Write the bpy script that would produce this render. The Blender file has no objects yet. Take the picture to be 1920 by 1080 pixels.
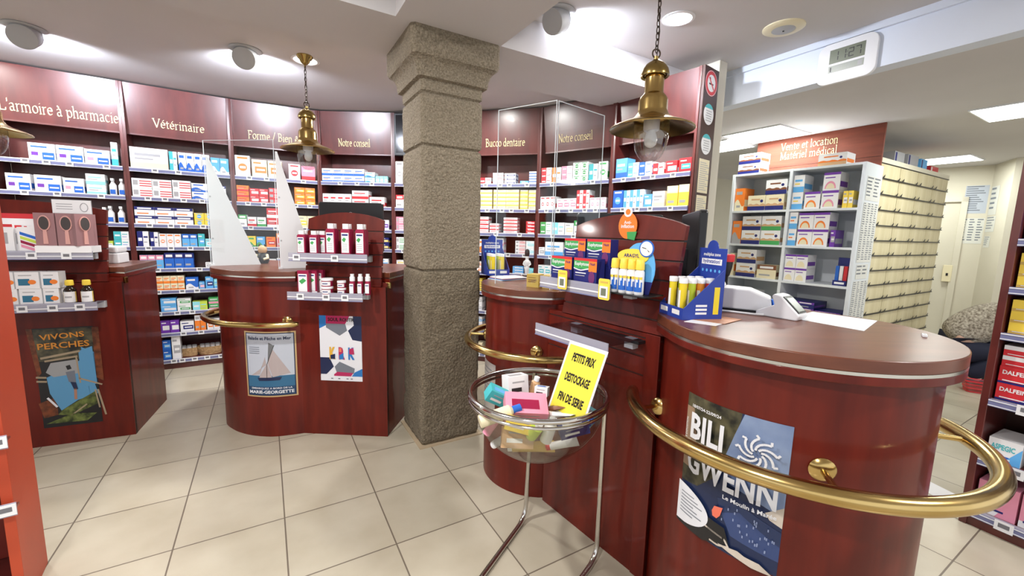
import bpy, math, random
from mathutils import Vector, Matrix
random.seed(7)
PI = math.pi
SC = bpy.context.scene
COL = SC.collection

# ------------------------------------------------------------ camera
F_PX, PITCH, ROLL, TH, CAM_H = 780.08, .1325, .0262, .5352, 1.477
cam_d = bpy.data.cameras.new('camera'); cam = bpy.data.objects.new('camera', cam_d); COL.objects.link(cam)
cam_d.sensor_width = 36; cam_d.lens = F_PX / 1920 * 36; cam_d.clip_start = .05
cp, sp, cr, sr = math.cos(PITCH), math.sin(PITCH), math.cos(ROLL), math.sin(ROLL)
CD = Vector((0, cp, -sp)); R0 = Vector((1, 0, 0)); U0 = Vector((0, sp, cp))
CR = R0 * cr + U0 * sr; CU = U0 * cr - R0 * sr; CC = Vector((0, 0, CAM_H))
cam.matrix_world = Matrix(((CR.x, CU.x, -CD.x, 0), (CR.y, CU.y, -CD.y, 0), (CR.z, CU.z, -CD.z, CAM_H), (0, 0, 0, 1)))
SC.camera = cam
# ------------------------------------------------------------ world, view
w = bpy.data.worlds.new('world'); SC.world = w; w.use_nodes = True
w.node_tree.nodes['Background'].inputs[0].default_value = (.93, .96, 1, 1)
w.node_tree.nodes['Background'].inputs[1].default_value = .9
SC.view_settings.view_transform = 'Standard'; SC.view_settings.look = 'None'
SC.view_settings.gamma = 1; SC.view_settings.exposure = .6; SC.view_settings.use_curve_mapping = False

def area(name, loc, size, power, col=(1, 1, 1), rot=(0, 0, 0), size_y=None, spread=None):
    d = bpy.data.lights.new(name, 'AREA'); d.energy = power; d.color = col
    d.shape = 'RECTANGLE' if size_y else 'DISK'; d.size = size
    if size_y: d.size_y = size_y
    if spread: d.spread = spread
    o = bpy.data.objects.new(name, d); o.location = loc; o.rotation_euler = rot; COL.objects.link(o); return o

def ray(x, y): return CD + CR * ((x - 960) / F_PX) - CU * ((y - 540) / F_PX)
def at_z(x, y, z):
    r = ray(x, y); return CC + r * ((z - CAM_H) / r.z)
def px_of(p):
    v = Vector(p) - CC; d = v.dot(CD); return 960 + F_PX * v.dot(CR) / d, 540 - F_PX * v.dot(CU) / d
E1 = Vector((math.cos(TH), math.sin(TH), 0)); E2 = Vector((-math.sin(TH), math.cos(TH), 0))
def eg(a, b, z=0): return E1 * a + E2 * b + Vector((0, 0, z))

# ------------------------------------------------------------ materials
MATS = {}
def mat(name, col, rough=.5, metal=0, emit=0, alpha=None, trans=0, coat=0, ior=1.45):
    if name in MATS: return MATS[name]
    m = bpy.data.materials.new(name); m.use_nodes = True; b = m.node_tree.nodes['Principled BSDF']
    b.inputs['Base Color'].default_value = (*col, 1); b.inputs['Roughness'].default_value = rough
    b.inputs['Metallic'].default_value = metal; b.inputs['IOR'].default_value = ior
    b.inputs['Transmission Weight'].default_value = trans; b.inputs['Coat Weight'].default_value = coat
    if emit:
        b.inputs['Emission Color'].default_value = (*col, 1); b.inputs['Emission Strength'].default_value = emit
    m.diffuse_color = (*col, 1); MATS[name] = m; return m
def noisy(name, c1, c2, scale, rough=.5, bump=0, stretch=(1, 1, 1), coat=0, metal=0, detail=6, bscale=None, coatr=.05):
    m = mat(name, c1, rough, metal, coat=coat); nt = m.node_tree; N = nt.nodes; b = N['Principled BSDF']
    b.inputs['Coat Roughness'].default_value = coatr
    tc = N.new('ShaderNodeTexCoord'); mp = N.new('ShaderNodeMapping'); mp.inputs['Scale'].default_value = stretch
    nz = N.new('ShaderNodeTexNoise'); nz.inputs['Scale'].default_value = scale; nz.inputs['Detail'].default_value = detail
    rp = N.new('ShaderNodeValToRGB'); rp.color_ramp.elements[0].position = .35; rp.color_ramp.elements[1].position = .65
    rp.color_ramp.elements[0].color = (*c1, 1); rp.color_ramp.elements[1].color = (*c2, 1)
    nt.links.new(tc.outputs['Object'], mp.inputs[0]); nt.links.new(mp.outputs[0], nz.inputs['Vector'])
    nt.links.new(nz.outputs['Fac'], rp.inputs[0]); nt.links.new(rp.outputs[0], b.inputs['Base Color'])
    if bump:
        n2 = N.new('ShaderNodeTexNoise'); n2.inputs['Scale'].default_value = bscale or scale * 2; n2.inputs['Detail'].default_value = 8
        nt.links.new(tc.outputs['Object'], n2.inputs['Vector'])
        bp = N.new('ShaderNodeBump'); bp.inputs['Strength'].default_value = bump; bp.inputs['Distance'].default_value = .016
        nt.links.new(n2.outputs['Fac'], bp.inputs['Height']); nt.links.new(bp.outputs[0], b.inputs['Normal'])
    return m
WOOD = noisy('mahogany', (.088, .0050, .0020), (.135, .0100, .0038), 3.5, .45, stretch=(5, 5, .7), coat=.28, coatr=.10)
WOOD.node_tree.nodes['Principled BSDF'].inputs['Specular IOR Level'].default_value = .3
WOODTOP = noisy('mahogany_top', (.105, .028, .013), (.15, .044, .021), 3.5, .36, stretch=(1, 6, 6), coat=.3, coatr=.22)
WOODSH = noisy('mahogany_shelving', (.085, .0135, .0115), (.125, .021, .017), 3, .38, stretch=(4, 4, .8), coat=.6, coatr=.24)
HEADW = noisy('mahogany_matt', (.16, .035, .018), (.22, .050, .026), 3, .6, stretch=(1, 1, 8))
DARKW = noisy('dark_brown_board', (.045, .016, .012), (.06, .022, .015), 4, .4)
WOOD_DAYLIT = noisy('mahogany_daylit', (.42, .050, .018), (.47, .062, .022), 2, .45)  # same mahogany, with daylight put into the colour as a brighter orange-red
CEIL = noisy('ceiling_paint', (.60, .58, .59), (.62, .60, .61), 2, .85)
WALL = noisy('cream_wall', (.66, .62, .52), (.69, .65, .55), 2, .8)
BULK = noisy('pale_blue_paint', (.72, .78, .90), (.74, .80, .92), 2, .75)
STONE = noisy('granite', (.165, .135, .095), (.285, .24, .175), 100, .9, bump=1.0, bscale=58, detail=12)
STONE_SHADED = noisy('granite_shaded', (.115, .092, .062), (.225, .185, .13), 90, .92, bump=1.0, bscale=60, detail=12)  # same granite, the counters' shade put into the lower block's colour
STONE_D = mat('stone_joint', (.07, .05, .035), .95)
BRASS = noisy('brass', (.52, .36, .13), (.62, .45, .19), 5, .2, metal=1)
BRASSD = noisy('aged_brass', (.34, .24, .08), (.44, .32, .12), 7, .24, metal=1)
CHROME = mat('chrome', (.62, .60, .58), .13, 1)
STEEL = mat('steel_strip', (.7, .68, .62), .25, 1)
IRON = mat('dark_iron', (.08, .06, .05), .4, 1)
GLASS = mat('clear_glass', (1, 1, 1), .02, trans=1, ior=1.25)
def thin_glass(name, tint, fac, rough=.03):
    m = bpy.data.materials.new(name); m.use_nodes = True; nt = m.node_tree; nt.nodes.clear()
    o = nt.nodes.new('ShaderNodeOutputMaterial'); mx = nt.nodes.new('ShaderNodeMixShader'); t = nt.nodes.new('ShaderNodeBsdfTransparent')
    g = nt.nodes.new('ShaderNodeBsdfGlossy'); g.inputs['Roughness'].default_value = rough; t.inputs[0].default_value = (*tint, 1)
    lw = nt.nodes.new('ShaderNodeLayerWeight'); lw.inputs[0].default_value = .5; fr = nt.nodes.new('ShaderNodeMath'); fr.operation = 'POWER'; fr.inputs[1].default_value = 4.5; nt.links.new(lw.outputs['Facing'], fr.inputs[0])
    ad = nt.nodes.new('ShaderNodeMath'); ad.operation = 'ADD'; ad.inputs[1].default_value = fac; ad.use_clamp = True
    ml = nt.nodes.new('ShaderNodeMath'); ml.operation = 'MULTIPLY'; ml.inputs[1].default_value = .55; nt.links.new(fr.outputs[0], ml.inputs[0]); nt.links.new(ml.outputs[0], ad.inputs[0]); nt.links.new(ad.outputs[0], mx.inputs[0])
    nt.links.new(t.outputs[0], mx.inputs[1]); nt.links.new(g.outputs[0], mx.inputs[2]); nt.links.new(mx.outputs[0], o.inputs[0])
    MATS[name] = m; return m
PLEXI = thin_glass('plexiglass', (.96, .98, .98), .035)
PLEXEDGE = mat('plexi_edge', (.75, .8, .85), .2)
ACRY = thin_glass('acrylic_tray', (.72, .72, .78), .10, .12)
JARG = thin_glass('lamp_glass', (.93, .93, .93), .14, .05)
CHAN = mat('price_channel', (.46, .46, .56), .25); CHAN.node_tree.nodes['Principled BSDF'].inputs['Alpha'].default_value = .62
BOWLG = thin_glass('bowl_plastic', (.90, .90, .87), .09, .08)
LAMP = mat('lamp_diffuser', (1, .98, .95), .5, emit=6)
PANEL = mat('panel_light', (.95, 1, .96), .5, emit=5)
SPOTL = mat('spot_lens', (.92, .95, 1), .5, emit=14)
BLACKP = mat('black_plastic', (.012, .012, .014), .35)
SCREEN = mat('dark_screen', (.01, .01, .012), .12)
WHITEP = mat('white_plastic', (.78, .79, .82), .4)
GREYP = mat('grey_plastic', (.45, .46, .48), .5)
RAILM = mat('price_rail', (.17, .18, .33), .35)
GOLDT = mat('gold_letters', (.95, .78, .42), .5)
LCD = mat('lcd_grey_green', (.16, .18, .13), .3)
LCD2 = mat('lcd_light', (.33, .36, .32), .3)
PAL = dict(white=(.82, .82, .84), blue=(.02, .13, .55), sky=(.12, .42, .80), navy=(.015, .02, .16), teal=(.06, .45, .50), red=(.62, .03, .04),
  pink=(.78, .30, .42), orange=(.85, .22, .03), yellow=(.90, .66, .08), green=(.06, .36, .10), lime=(.55, .70, .08), purple=(.16, .04, .38),
  grey=(.38, .38, .40), black=(.015, .015, .018), cream=(.80, .72, .50), brown=(.20, .07, .03), magenta=(.30, .010, .055), aqua=(.30, .72, .80), gold=(.62, .42, .10), tan=(.62, .38, .2))
def P(c): return mat('card_' + c, PAL[c], .42)

# ------------------------------------------------------------ mesh builder
class MB:
    def __init__(s): s.v = []; s.f = []; s.m = []; s.mats = []; s.T = Matrix()
    def mi(s, m):
        if m not in s.mats: s.mats.append(m)
        return s.mats.index(m)
    def add(s, vs, fs, m):
        n = len(s.v); s.v += [tuple(s.T @ Vector(v)) for v in vs]; k = s.mi(m)
        for f in fs: s.f.append([n + i for i in f]); s.m.append(k)
        return s
    def box(s, x0, x1, y0, y1, z0, z1, m):
        v = [(x, y, z) for z in (z0, z1) for y in (y0, y1) for x in (x0, x1)]
        return s.add(v, [(0, 2, 3, 1), (4, 5, 7, 6), (0, 1, 5, 4), (2, 6, 7, 3), (0, 4, 6, 2), (1, 3, 7, 5)], m)
    def quad(s, a, b, c, d, m): return s.add([a, b, c, d], [(0, 1, 2, 3)], m)
    def fr(s, x0, x1, z0, z1, m, y=-.0006): return s.add([(x0, y, z0), (x1, y, z0), (x1, y, z1), (x0, y, z1)], [(0, 1, 2, 3)], m)
    def prism(s, pts, z0, z1, m):
        n = len(pts); a = sum(pts[i][0] * pts[(i + 1) % n][1] - pts[(i + 1) % n][0] * pts[i][1] for i in range(n))
        if a < 0: pts = pts[::-1]
        return s.add([(p[0], p[1], z0) for p in pts] + [(p[0], p[1], z1) for p in pts],
                     [tuple(range(n))[::-1], tuple(range(n, 2 * n))] + [(i, (i + 1) % n, n + (i + 1) % n, n + i) for i in range(n)], m)
    def yprism(s, pts, y0, y1, m):     # pts in (x,z), thickness along y
        n = len(pts); a = sum(pts[i][0] * pts[(i + 1) % n][1] - pts[(i + 1) % n][0] * pts[i][1] for i in range(n))
        if a < 0: pts = pts[::-1]
        return s.add([(p[0], y0, p[1]) for p in pts] + [(p[0], y1, p[1]) for p in pts],
                     [tuple(range(n)), tuple(range(n, 2 * n))[::-1]] + [(i, n + i, n + (i + 1) % n, (i + 1) % n) for i in range(n)], m)
    def poly(s, pts, m, y=-.0006):      # flat polygon in (x,z)
        return s.add([(p[0], y, p[1]) for p in pts], [tuple(range(len(pts)))], m)
    def lathe(s, prof, m, n=32, c=(0, 0, 0), cap=True):
        vs = []; fs = []
        for r, z in prof:
            for i in range(n): a = 2 * PI * i / n; vs.append((c[0] + r * math.cos(a), c[1] + r * math.sin(a), c[2] + z))
        for j in range(len(prof) - 1):
            for i in range(n): fs.append((j * n + i, j * n + (i + 1) % n, (j + 1) * n + (i + 1) % n, (j + 1) * n + i))
        if cap:
            if prof[0][0] > 1e-5: fs.append(tuple(range(n))[::-1])
            k = (len(prof) - 1) * n
            if prof[-1][0] > 1e-5: fs.append(tuple(range(k, k + n)))
        return s.add(vs, fs, m)
    def tube(s, path, r, m, n=10, closed=False, cap=True):
        P_ = [Vector(p) for p in path]; k = len(P_); vs = []; up = None
        for i, p in enumerate(P_):
            a = P_[(i - 1) % k] if (i or closed) else p; b = P_[(i + 1) % k] if (i < k - 1 or closed) else p
            t = (b - a).normalized()
            if up is None: up = Vector((0, 0, 1)) if abs(t.z) < .9 else Vector((1, 0, 0))
            x = t.cross(up).normalized(); up = x.cross(t).normalized()
            rr = r[i] if isinstance(r, (list, tuple)) else r
            for j in range(n): q = 2 * PI * j / n; vs.append(p + (x * math.cos(q) + up * math.sin(q)) * rr)
        fs = []
        for i in range(k if closed else k - 1):
            for j in range(n): a = i * n; b = ((i + 1) % k) * n; fs.append((a + j, a + (j + 1) % n, b + (j + 1) % n, b + j))
        if not closed and cap: fs += [tuple(range(n))[::-1], tuple(range((k - 1) * n, k * n))]
        return s.add(vs, fs, m)
    def mesh(s, name, smooth=False):
        me = bpy.data.meshes.new(name); me.from_pydata(s.v, [], s.f); me.polygons.foreach_set('material_index', s.m)
        for m in s.mats: me.materials.append(m)
        me.update()
        if smooth: me.shade_smooth(); me.set_sharp_from_angle(angle=math.radians(smooth if smooth > 1 else 40))
        return me
    def build(s, name, parent=None, smooth=False, bevel=0, loc=None, rz=0):
        o = bpy.data.objects.new(name, s.mesh(name, smooth)); COL.objects.link(o)
        if parent: o.parent = parent
        if loc is not None: o.location = loc
        o.rotation_euler.z = rz
        if bevel:
            b = o.modifiers.new('bevel', 'BEVEL'); b.width = bevel; b.segments = 2; b.limit_method = 'ANGLE'; b.angle_limit = .6
        return o
def tag(o, label, cat, group=None):
    o['label'] = label; o['category'] = cat
    if group: o['group'] = group
    return o
def thing(name, label, cat, loc=(0, 0, 0), rz=0, group=None):
    o = bpy.data.objects.new(name, None); o.empty_display_size = .05; COL.objects.link(o); o.location = loc; o.rotation_euler.z = rz
    return tag(o, label, cat, group)
def struct(mb, name, **k):
    o = mb.build(name, **k); o['kind'] = 'structure'; return o
def copy_tree(o, loc, rz, label=None, group=None):
    c = o.copy(); COL.objects.link(c); c.location = loc; c.rotation_euler.z = rz
    if label: c['label'] = label
    if group: c['group'] = group
    for ch in o.children:
        d = ch.copy(); COL.objects.link(d); d.parent = c
        for g in ch.children: e = g.copy(); COL.objects.link(e); e.parent = d
    return c
def obox(x0, x1, y0, y1, z0, z1, m): return MB().box(x0, x1, y0, y1, z0, z1, m)

# ------------------------------------------------------------ lettering
_tc = {}
def glyphs(s, bold=0, wide=1.0):
    k = (s, bold, wide)
    if k not in _tc:
        cu = bpy.data.curves.new('t', 'FONT'); cu.body = s; cu.size = 1; cu.offset = bold; cu.resolution_u = 2
        ob = bpy.data.objects.new('t', cu); COL.objects.link(ob); dg = bpy.context.evaluated_depsgraph_get(); dg.update()
        me = bpy.data.meshes.new_from_object(ob.evaluated_get(dg)); vs = [(v.co.x * wide, v.co.y) for v in me.vertices]
        fs = [tuple(p.vertices) for p in me.polygons]
        bpy.data.objects.remove(ob); bpy.data.curves.remove(cu); bpy.data.meshes.remove(me)
        xs = [v[0] for v in vs] or [0]; ys = [v[1] for v in vs] or [0]
        _tc[k] = ([(v[0] - min(xs), v[1] - min(ys)) for v in vs], fs, max(xs) - min(xs), max(ys) - min(ys))
    return _tc[k]
def text(mb, s, cx, cz, m, width=None, height=None, bold=0, wide=1.0, y=-.001, rot=0, f=None, squash=None):
    """letters laid on a front face, centred at (cx,cz); f maps (x,z) to a point"""
    vs, fs, W, H = glyphs(s, bold, wide)
    if width and height: kx, ky = width / W, height / H
    else: kx = ky = (width / W) if width else (height / H)
    out = []; c, s_ = math.cos(rot), math.sin(rot)
    for x, z in vs:
        x = (x - W / 2) * kx; z = (z - H / 2) * ky; X = cx + x * c - z * s_; Z = cz + x * s_ + z * c
        out.append(f(X, Z) if f else (X, y, Z))
    mb.add(out, fs, m)
def arc(cx, cy, rx, ry, a0, a1, n=10): return [(cx + rx * math.cos(math.radians(a0 + (a1 - a0) * i / n)), cy + ry * math.sin(math.radians(a0 + (a1 - a0) * i / n))) for i in range(n + 1)]
def sf(x, y, w=.05): return [(x - w, y), (x + w, y)]
SER = {
 ' ': (.25, []), "'": (.18, [[(.09, .7), (.08, .52)]]), '/': (.38, [[(.03, -.08), (.33, .74)]]),
 'o': (.46, [arc(.23, .225, .17, .215, 0, 360, 18)]), 'c': (.42, [arc(.23, .225, .17, .215, 50, 310, 14)]),
 'e': (.43, [arc(.22, .225, .16, .215, 5, 315, 14), [(.07, .25), (.37, .25)]]),
 'a': (.42, [arc(.17, .34, .12, .10, 160, 0, 8) + [(.29, .04), (.36, .02)], arc(.17, .12, .12, .12, 60, 330, 10) + [(.29, .1)]]),
 'r': (.34, [[(.1, .0), (.1, .42)], sf(.1, 0), sf(.07, .42, .03), arc(.24, .3, .12, .13, 170, 70, 6)]),
 'n': (.50, [[(.1, 0), (.1, .42)], sf(.1, 0), sf(.07, .42, .03), arc(.24, .3, .13, .14, 170, 0, 8) + [(.37, 0)], sf(.37, 0)]),
 'm': (.76, [[(.1, 0), (.1, .42)], sf(.1, 0), sf(.07, .42, .03), arc(.23, .3, .12, .14, 170, 0, 8) + [(.35, 0)], sf(.35, 0), arc(.49, .3, .13, .14, 170, 0, 8) + [(.62, 0)], sf(.62, 0)]),
 'h': (.50, [[(.1, 0), (.1, .7)], sf(.1, 0), sf(.07, .7, .03), arc(.24, .3, .13, .14, 170, 0, 8) + [(.37, 0)], sf(.37, 0)]),
 'u': (.50, [[(.1, .42), (.1, .13)] + arc(.23, .14, .13, .13, 190, 340, 8) + [(.37, .42), (.37, 0), (.43, 0)], sf(.08, .42, .03), sf(.35, .42, .03)]),
 'i': (.24, [[(.12, 0), (.12, .42)], sf(.12, 0), sf(.09, .42, .03), [(.11, .6), (.13, .61)]]),
 'l': (.24, [[(.12, 0), (.12, .7)], sf(.12, 0), sf(.09, .7, .03)]),
 't': (.30, [[(.13, .56), (.13, .08)] + arc(.2, .08, .07, .07, 180, 300, 5), [(.03, .42), (.27, .42)]]),
 'd': (.48, [arc(.2, .21, .15, .2, 30, 330, 12), [(.36, .7), (.36, 0), (.42, 0)], sf(.33, .7, .03)]),
 'p': (.48, [arc(.26, .21, .16, .21, 150, -150, 12), [(.1, .42), (.1, -.22)], sf(.1, -.22), sf(.07, .42, .03)]),
 's': (.34, [[(.27, .36), (.2, .42), (.1, .41), (.07, .33), (.13, .26), (.24, .19), (.28, .1), (.22, .02), (.11, .01), (.06, .08)]]),
 'L': (.54, [[(.12, 0), (.12, .68)], sf(.12, .68), [(.05, 0), (.46, 0), (.48, .14)]]),
 'V': (.60, [[(.06, .68), (.31, 0), (.55, .68)], sf(.07, .68, .06), sf(.54, .68)]),
 'F': (.50, [[(.12, 0), (.12, .68)], sf(.12, 0), [(.05, .68), (.44, .68), (.45, .56)], [(.12, .36), (.34, .36)]]),
 'B': (.56, [[(.12, 0), (.12, .68)], [(.05, .68)] + arc(.26, .52, .16, .16, 90, -90, 8) + [(.12, .36)], [(.05, 0)] + arc(.28, .18, .2, .18, -90, 90, 8)]),
 'N': (.66, [[(.12, 0), (.12, .66), (.54, .02), (.54, .68)], sf(.12, 0), sf(.09, .68, .05), sf(.54, .68)]),
 'M': (.80, [[(.12, 0), (.14, .68), (.39, .05), (.65, .68), (.67, 0)], sf(.12, 0), sf(.67, 0), sf(.11, .68, .04), sf(.67, .68, .04)]),
 'D': (.64, [[(.12, 0), (.12, .68)], [(.05, .68)] + arc(.24, .34, .32, .34, 90, -90, 14) + [(.05, 0)]]),
}
SER['à'] = (.42, SER['a'][1] + [[(.1, .62), (.2, .52)]]); SER['é'] = (.43, SER['e'][1] + [[(.2, .52), (.3, .63)]])
SER['ê'] = (.43, SER['e'][1] + [[(.12, .52), (.22, .62), (.32, .52)]])
def hull(pts):
    pts = sorted(set((round(a, 5), round(b, 5)) for a, b in pts))
    def half(ps):
        h = []
        for p in ps:
            while len(h) > 1 and (h[-1][0] - h[-2][0]) * (p[1] - h[-2][1]) - (h[-1][1] - h[-2][1]) * (p[0] - h[-2][0]) <= 0: h.pop()
            h.append(p)
        return h[:-1]
    return half(pts) + half(pts[::-1])
def serif(mb, s, cx, cz, capx, m, y=-.002, width=None):
    """broad-nib roman lettering; capx = size of the em"""
    x = 0; segs = []
    for ch in s:
        adv, st = SER[ch]
        for pl in st:
            for a, b in zip(pl, pl[1:]): segs.append(((a[0] + x, a[1]), (b[0] + x, b[1])))
        x += adv
    kx = (width / x) if width else capx
    nx, ny, t = .034, .016, .012
    for a, b in segs:
        h = hull([(p[0] + q * nx, p[1] + q * ny + e * t) for p in (a, b) for q in (-1, 1) for e in (-1, 1)])
        mb.poly([(cx + (p[0] - x / 2) * kx, cz + (p[1] - .3) * capx) for p in h], m, y)
    return x * kx

class Frame:
    """vertical working plane: origin, direction along it; x = along, y = into, z = up"""
    def __init__(s, o, u):
        s.o = Vector((o[0], o[1], 0)); s.u = Vector((u[0], u[1], 0)).normalized(); s.n = Vector((s.u.y, -s.u.x, 0)); s.rz = math.atan2(s.u.y, s.u.x)
    def p(s, u, out=0, z=0): return s.o + s.u * u + s.n * out + Vector((0, 0, z))
    def hit(s, x, y, out=0):
        r = ray(x, y); o = s.o + s.n * out; t = (o - CC).dot(s.n) / r.dot(s.n); q = CC + r * t; return (q - s.o).dot(s.u), q.z
    def ux(s, px, z, out=0):      # along-position whose image column is px, at height z
        lo, hi = -3, 3
        for _ in range(40):
            m = (lo + hi) / 2; q = s.p(m, out, z) - CC; d = q.dot(CD)
            x = 960 + F_PX * q.dot(CR) / d if d > .05 else -1e9 if m < 0 else 1e9
            if x < px: lo = m
            else: hi = m
        return (lo + hi) / 2

# ============================================================ SETTING
# floor tiles, aligned with the stone pillar
fm = mat('floor_tiles', (.56, .50, .40), .28); nt = fm.node_tree; b = nt.nodes['Principled BSDF']
tc = nt.nodes.new('ShaderNodeTexCoord'); br = nt.nodes.new('ShaderNodeTexBrick'); br.offset = 0; br.squash = 1
br.inputs['Scale'].default_value = 1; br.inputs['Brick Width'].default_value = .45; br.inputs['Row Height'].default_value = .45
br.inputs['Mortar Size'].default_value = .0035; br.inputs['Mortar Smooth'].default_value = .1; br.inputs['Bias'].default_value = 0
br.inputs['Color1'].default_value = (.45, .41, .325, 1); br.inputs['Color2'].default_value = (.52, .475, .38, 1); br.inputs['Mortar'].default_value = (.17, .14, .11, 1)
nz = nt.nodes.new('ShaderNodeTexNoise'); nz.inputs['Scale'].default_value = 3.5; nz.inputs['Detail'].default_value = 7
mx = nt.nodes.new('ShaderNodeMix'); mx.data_type = 'RGBA'; mx.blend_type = 'MULTIPLY'; mx.inputs[0].default_value = .55
rp = nt.nodes.new('ShaderNodeValToRGB'); rp.color_ramp.elements[0].position = .3; rp.color_ramp.elements[0].color = (.72, .68, .62, 1); rp.color_ramp.elements[1].position = .65
nt.links.new(tc.outputs['Object'], br.inputs['Vector']); nt.links.new(tc.outputs['Object'], nz.inputs['Vector']); nt.links.new(nz.outputs['Fac'], rp.inputs[0])
nt.links.new(br.outputs['Color'], mx.inputs[6]); nt.links.new(rp.outputs[0], mx.inputs[7]); nt.links.new(mx.outputs[2], b.inputs['Base Color'])
bp = nt.nodes.new('ShaderNodeBump'); bp.inputs['Strength'].default_value = .4; bp.inputs['Distance'].default_value = .003; bp.invert = True
nt.links.new(br.outputs['Fac'], bp.inputs['Height']); nt.links.new(bp.outputs[0], b.inputs['Normal'])
g0 = (-5.765 * .45, 5.8942 * .45)
struct(obox(-11.25, 11.25, -9, 9, -.05, 0, fm), 'floor', loc=(g0[0], g0[1], 0), rz=TH)

def eprism(mb, a0, a1, b0, b1, z0, z1, m):
    mb.prism([tuple(eg(a, b_)[:2]) for a, b_ in ((a0, b0), (a1, b0), (a1, b1), (a0, b1))], z0, z1, m); return mb
ZS, ZF, ZB, ZR = 2.67, 2.89, 2.77, 2.61
m = MB()
eprism(m, -8, 3.5, 3.12, 9, ZB, 3.1, CEIL)            # ceiling behind the long beam
eprism(m, -8, .69, -3.5, 2.53, ZF, 3.1, CEIL)         # front left bay
eprism(m, 1.37, 3.5, -3.5, 2.53, ZF, 3.1, CEIL)       # front right bay
eprism(m, 3.62, 12, -3.5, 9, ZR, 3.1, CEIL)           # back room
struct(m, 'ceiling')
m = MB(); eprism(m, -8, 3.5, 2.53, 3.12, ZS, 3.1, CEIL); struct(m, 'trim_1')   # long beam
m = MB(); eprism(m, .69, 1.37, -3.5, 2.53, ZS, 3.1, CEIL); struct(m, 'trim_2')  # cross beam
m = MB(); eprism(m, 3.5, 3.62, -3.5, 9, ZR, 3.1, BULK); eprism(m, 3.478, 3.5, -3.5, 2.53, ZF - .045, ZF, BULK); struct(m, 'trim_3')  # bulkhead with its cove

# shelving line along the curved wall
BP = [(-4.33, 3.53), (-3.635, 3.99), (-2.94, 4.44), (-2.20, 4.80), (-1.37, 4.80), (-.56, 4.69), (.25, 4.47), (.90, 3.98), (1.40, 3.36)]
def off(p, q, d):
    u = Vector((q[0] - p[0], q[1] - p[1])).normalized(); return Vector((-u.y * d, u.x * d))
wl = [(-6.2, 2.4)] + BP[:]
pts = []
for i, p in enumerate(wl):
    a = wl[max(i - 1, 0)]; c = wl[min(i + 1, len(wl) - 1)]; o_ = off(a, c, .40); pts.append((p[0] + o_.x, p[1] + o_.y))
pts[-1] = (1.62, 3.55)
m = MB()
for p, q in zip(pts, pts[1:]):
    o_ = off(p, q, .1); m.prism([p, q, (q[0] + o_.x, q[1] + o_.y), (p[0] + o_.x, p[1] + o_.y)], 0, 3.05, WALL)
struct(m, 'wall_back')
# back room walls
m = MB(); eprism(m, 3.42, 12, 5.05, 5.15, 0, ZR, WALL); struct(m, 'wall_back_room')
q0 = at_z(1780, 315, ZR); q1 = at_z(1867, 309, ZR); q2 = at_z(1907, 296, ZR); q3 = at_z(1990, 262, ZR)
m = MB(); m.prism([(5.3, 7.6), (6.83, 6.12), (6.52, 5.61), (7.6, 4.0), (9, 4.0), (9, 7.6)], 0, ZR, WALL); struct(m, 'wall_right')
# distant door seen between the drawers and the posters
FW = Frame((6.83, 6.12), (6.83 - 5.3, 6.12 - 7.6)); 
def onwall(px0, px1, z0, z1, fr=FW, out=.0): a = fr.ux(px0, (z0 + z1) / 2, out); b_ = fr.ux(px1, (z0 + z1) / 2, out); return a, b_
a0 = FW.ux(1755, 1.5); a1 = FW.ux(1790, 1.5)
m = MB(); m.box(a0 - .5, a0, -.05, .0, 0, 2.1, WALL); o = m.build('door_1', loc=tuple(FW.o), rz=FW.rz); o['kind'] = 'structure'
m = MB(); m.box(a1, a1 + .07, -.04, 0, 0, 2.17, WALL); m.box(a0 - .6, a1 + .07, -.04, 0, 2.1, 2.17, WALL); o = m.build('trim_4', loc=tuple(FW.o), rz=FW.rz); o['kind'] = 'structure'
# wall and door frame seen left of the white shelving
m = MB(); eprism(m, 3.3, 3.42, 2.95, 5.05, 0, ZR, WALL); struct(m, 'wall_side')
m = MB(); eprism(m, 3.42, 5.4, 4.98, 5.05, 2.05, 2.14, WALL); struct(m, 'trim_5')

# ------------------------------------------------------------ stone pillar
from mathutils import noise
PC = Vector((-.514, 2.976, 0))
def stone(levels, S=26, amp=.005, seed=0):
    vs = []; fs = []
    for hw, z, am in levels:
        for side in range(4):
            for k in range(S):
                t = -1 + 2 * k / S; ch = 1 - .035 * max(0, abs(t) - .93) / .07
                x, y = (t * hw * ch, -hw * ch) if side == 0 else (hw * ch, t * hw * ch) if side == 1 else (-t * hw * ch, hw * ch) if side == 2 else (-hw * ch, -t * hw * ch)
                q = Vector((x, y, z)); d = noise.noise(q * 9 + Vector((seed,) * 3)) * 1.0 + noise.noise(q * 30) * .7
                n_ = Vector((x, y, 0)).normalized(); q += n_ * d * am; vs.append(q)
    n = 4 * S
    for j in range(len(levels) - 1):
        for i in range(n): fs.append((j * n + i, j * n + (i + 1) % n, (j + 1) * n + (i + 1) % n, (j + 1) * n + i))
    fs.append(tuple(range(n))[::-1]); k = (len(levels) - 1) * n; fs.append(tuple(range(k, k + n)))
    return vs, fs
pil = thing('stone_pillar', 'square granite pillar with a moulded capital standing in the middle of the shop', 'pillar', tuple(PC), TH)
js = [.0, 1.215, 2.01, 2.325]; hw0 = .212
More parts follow.
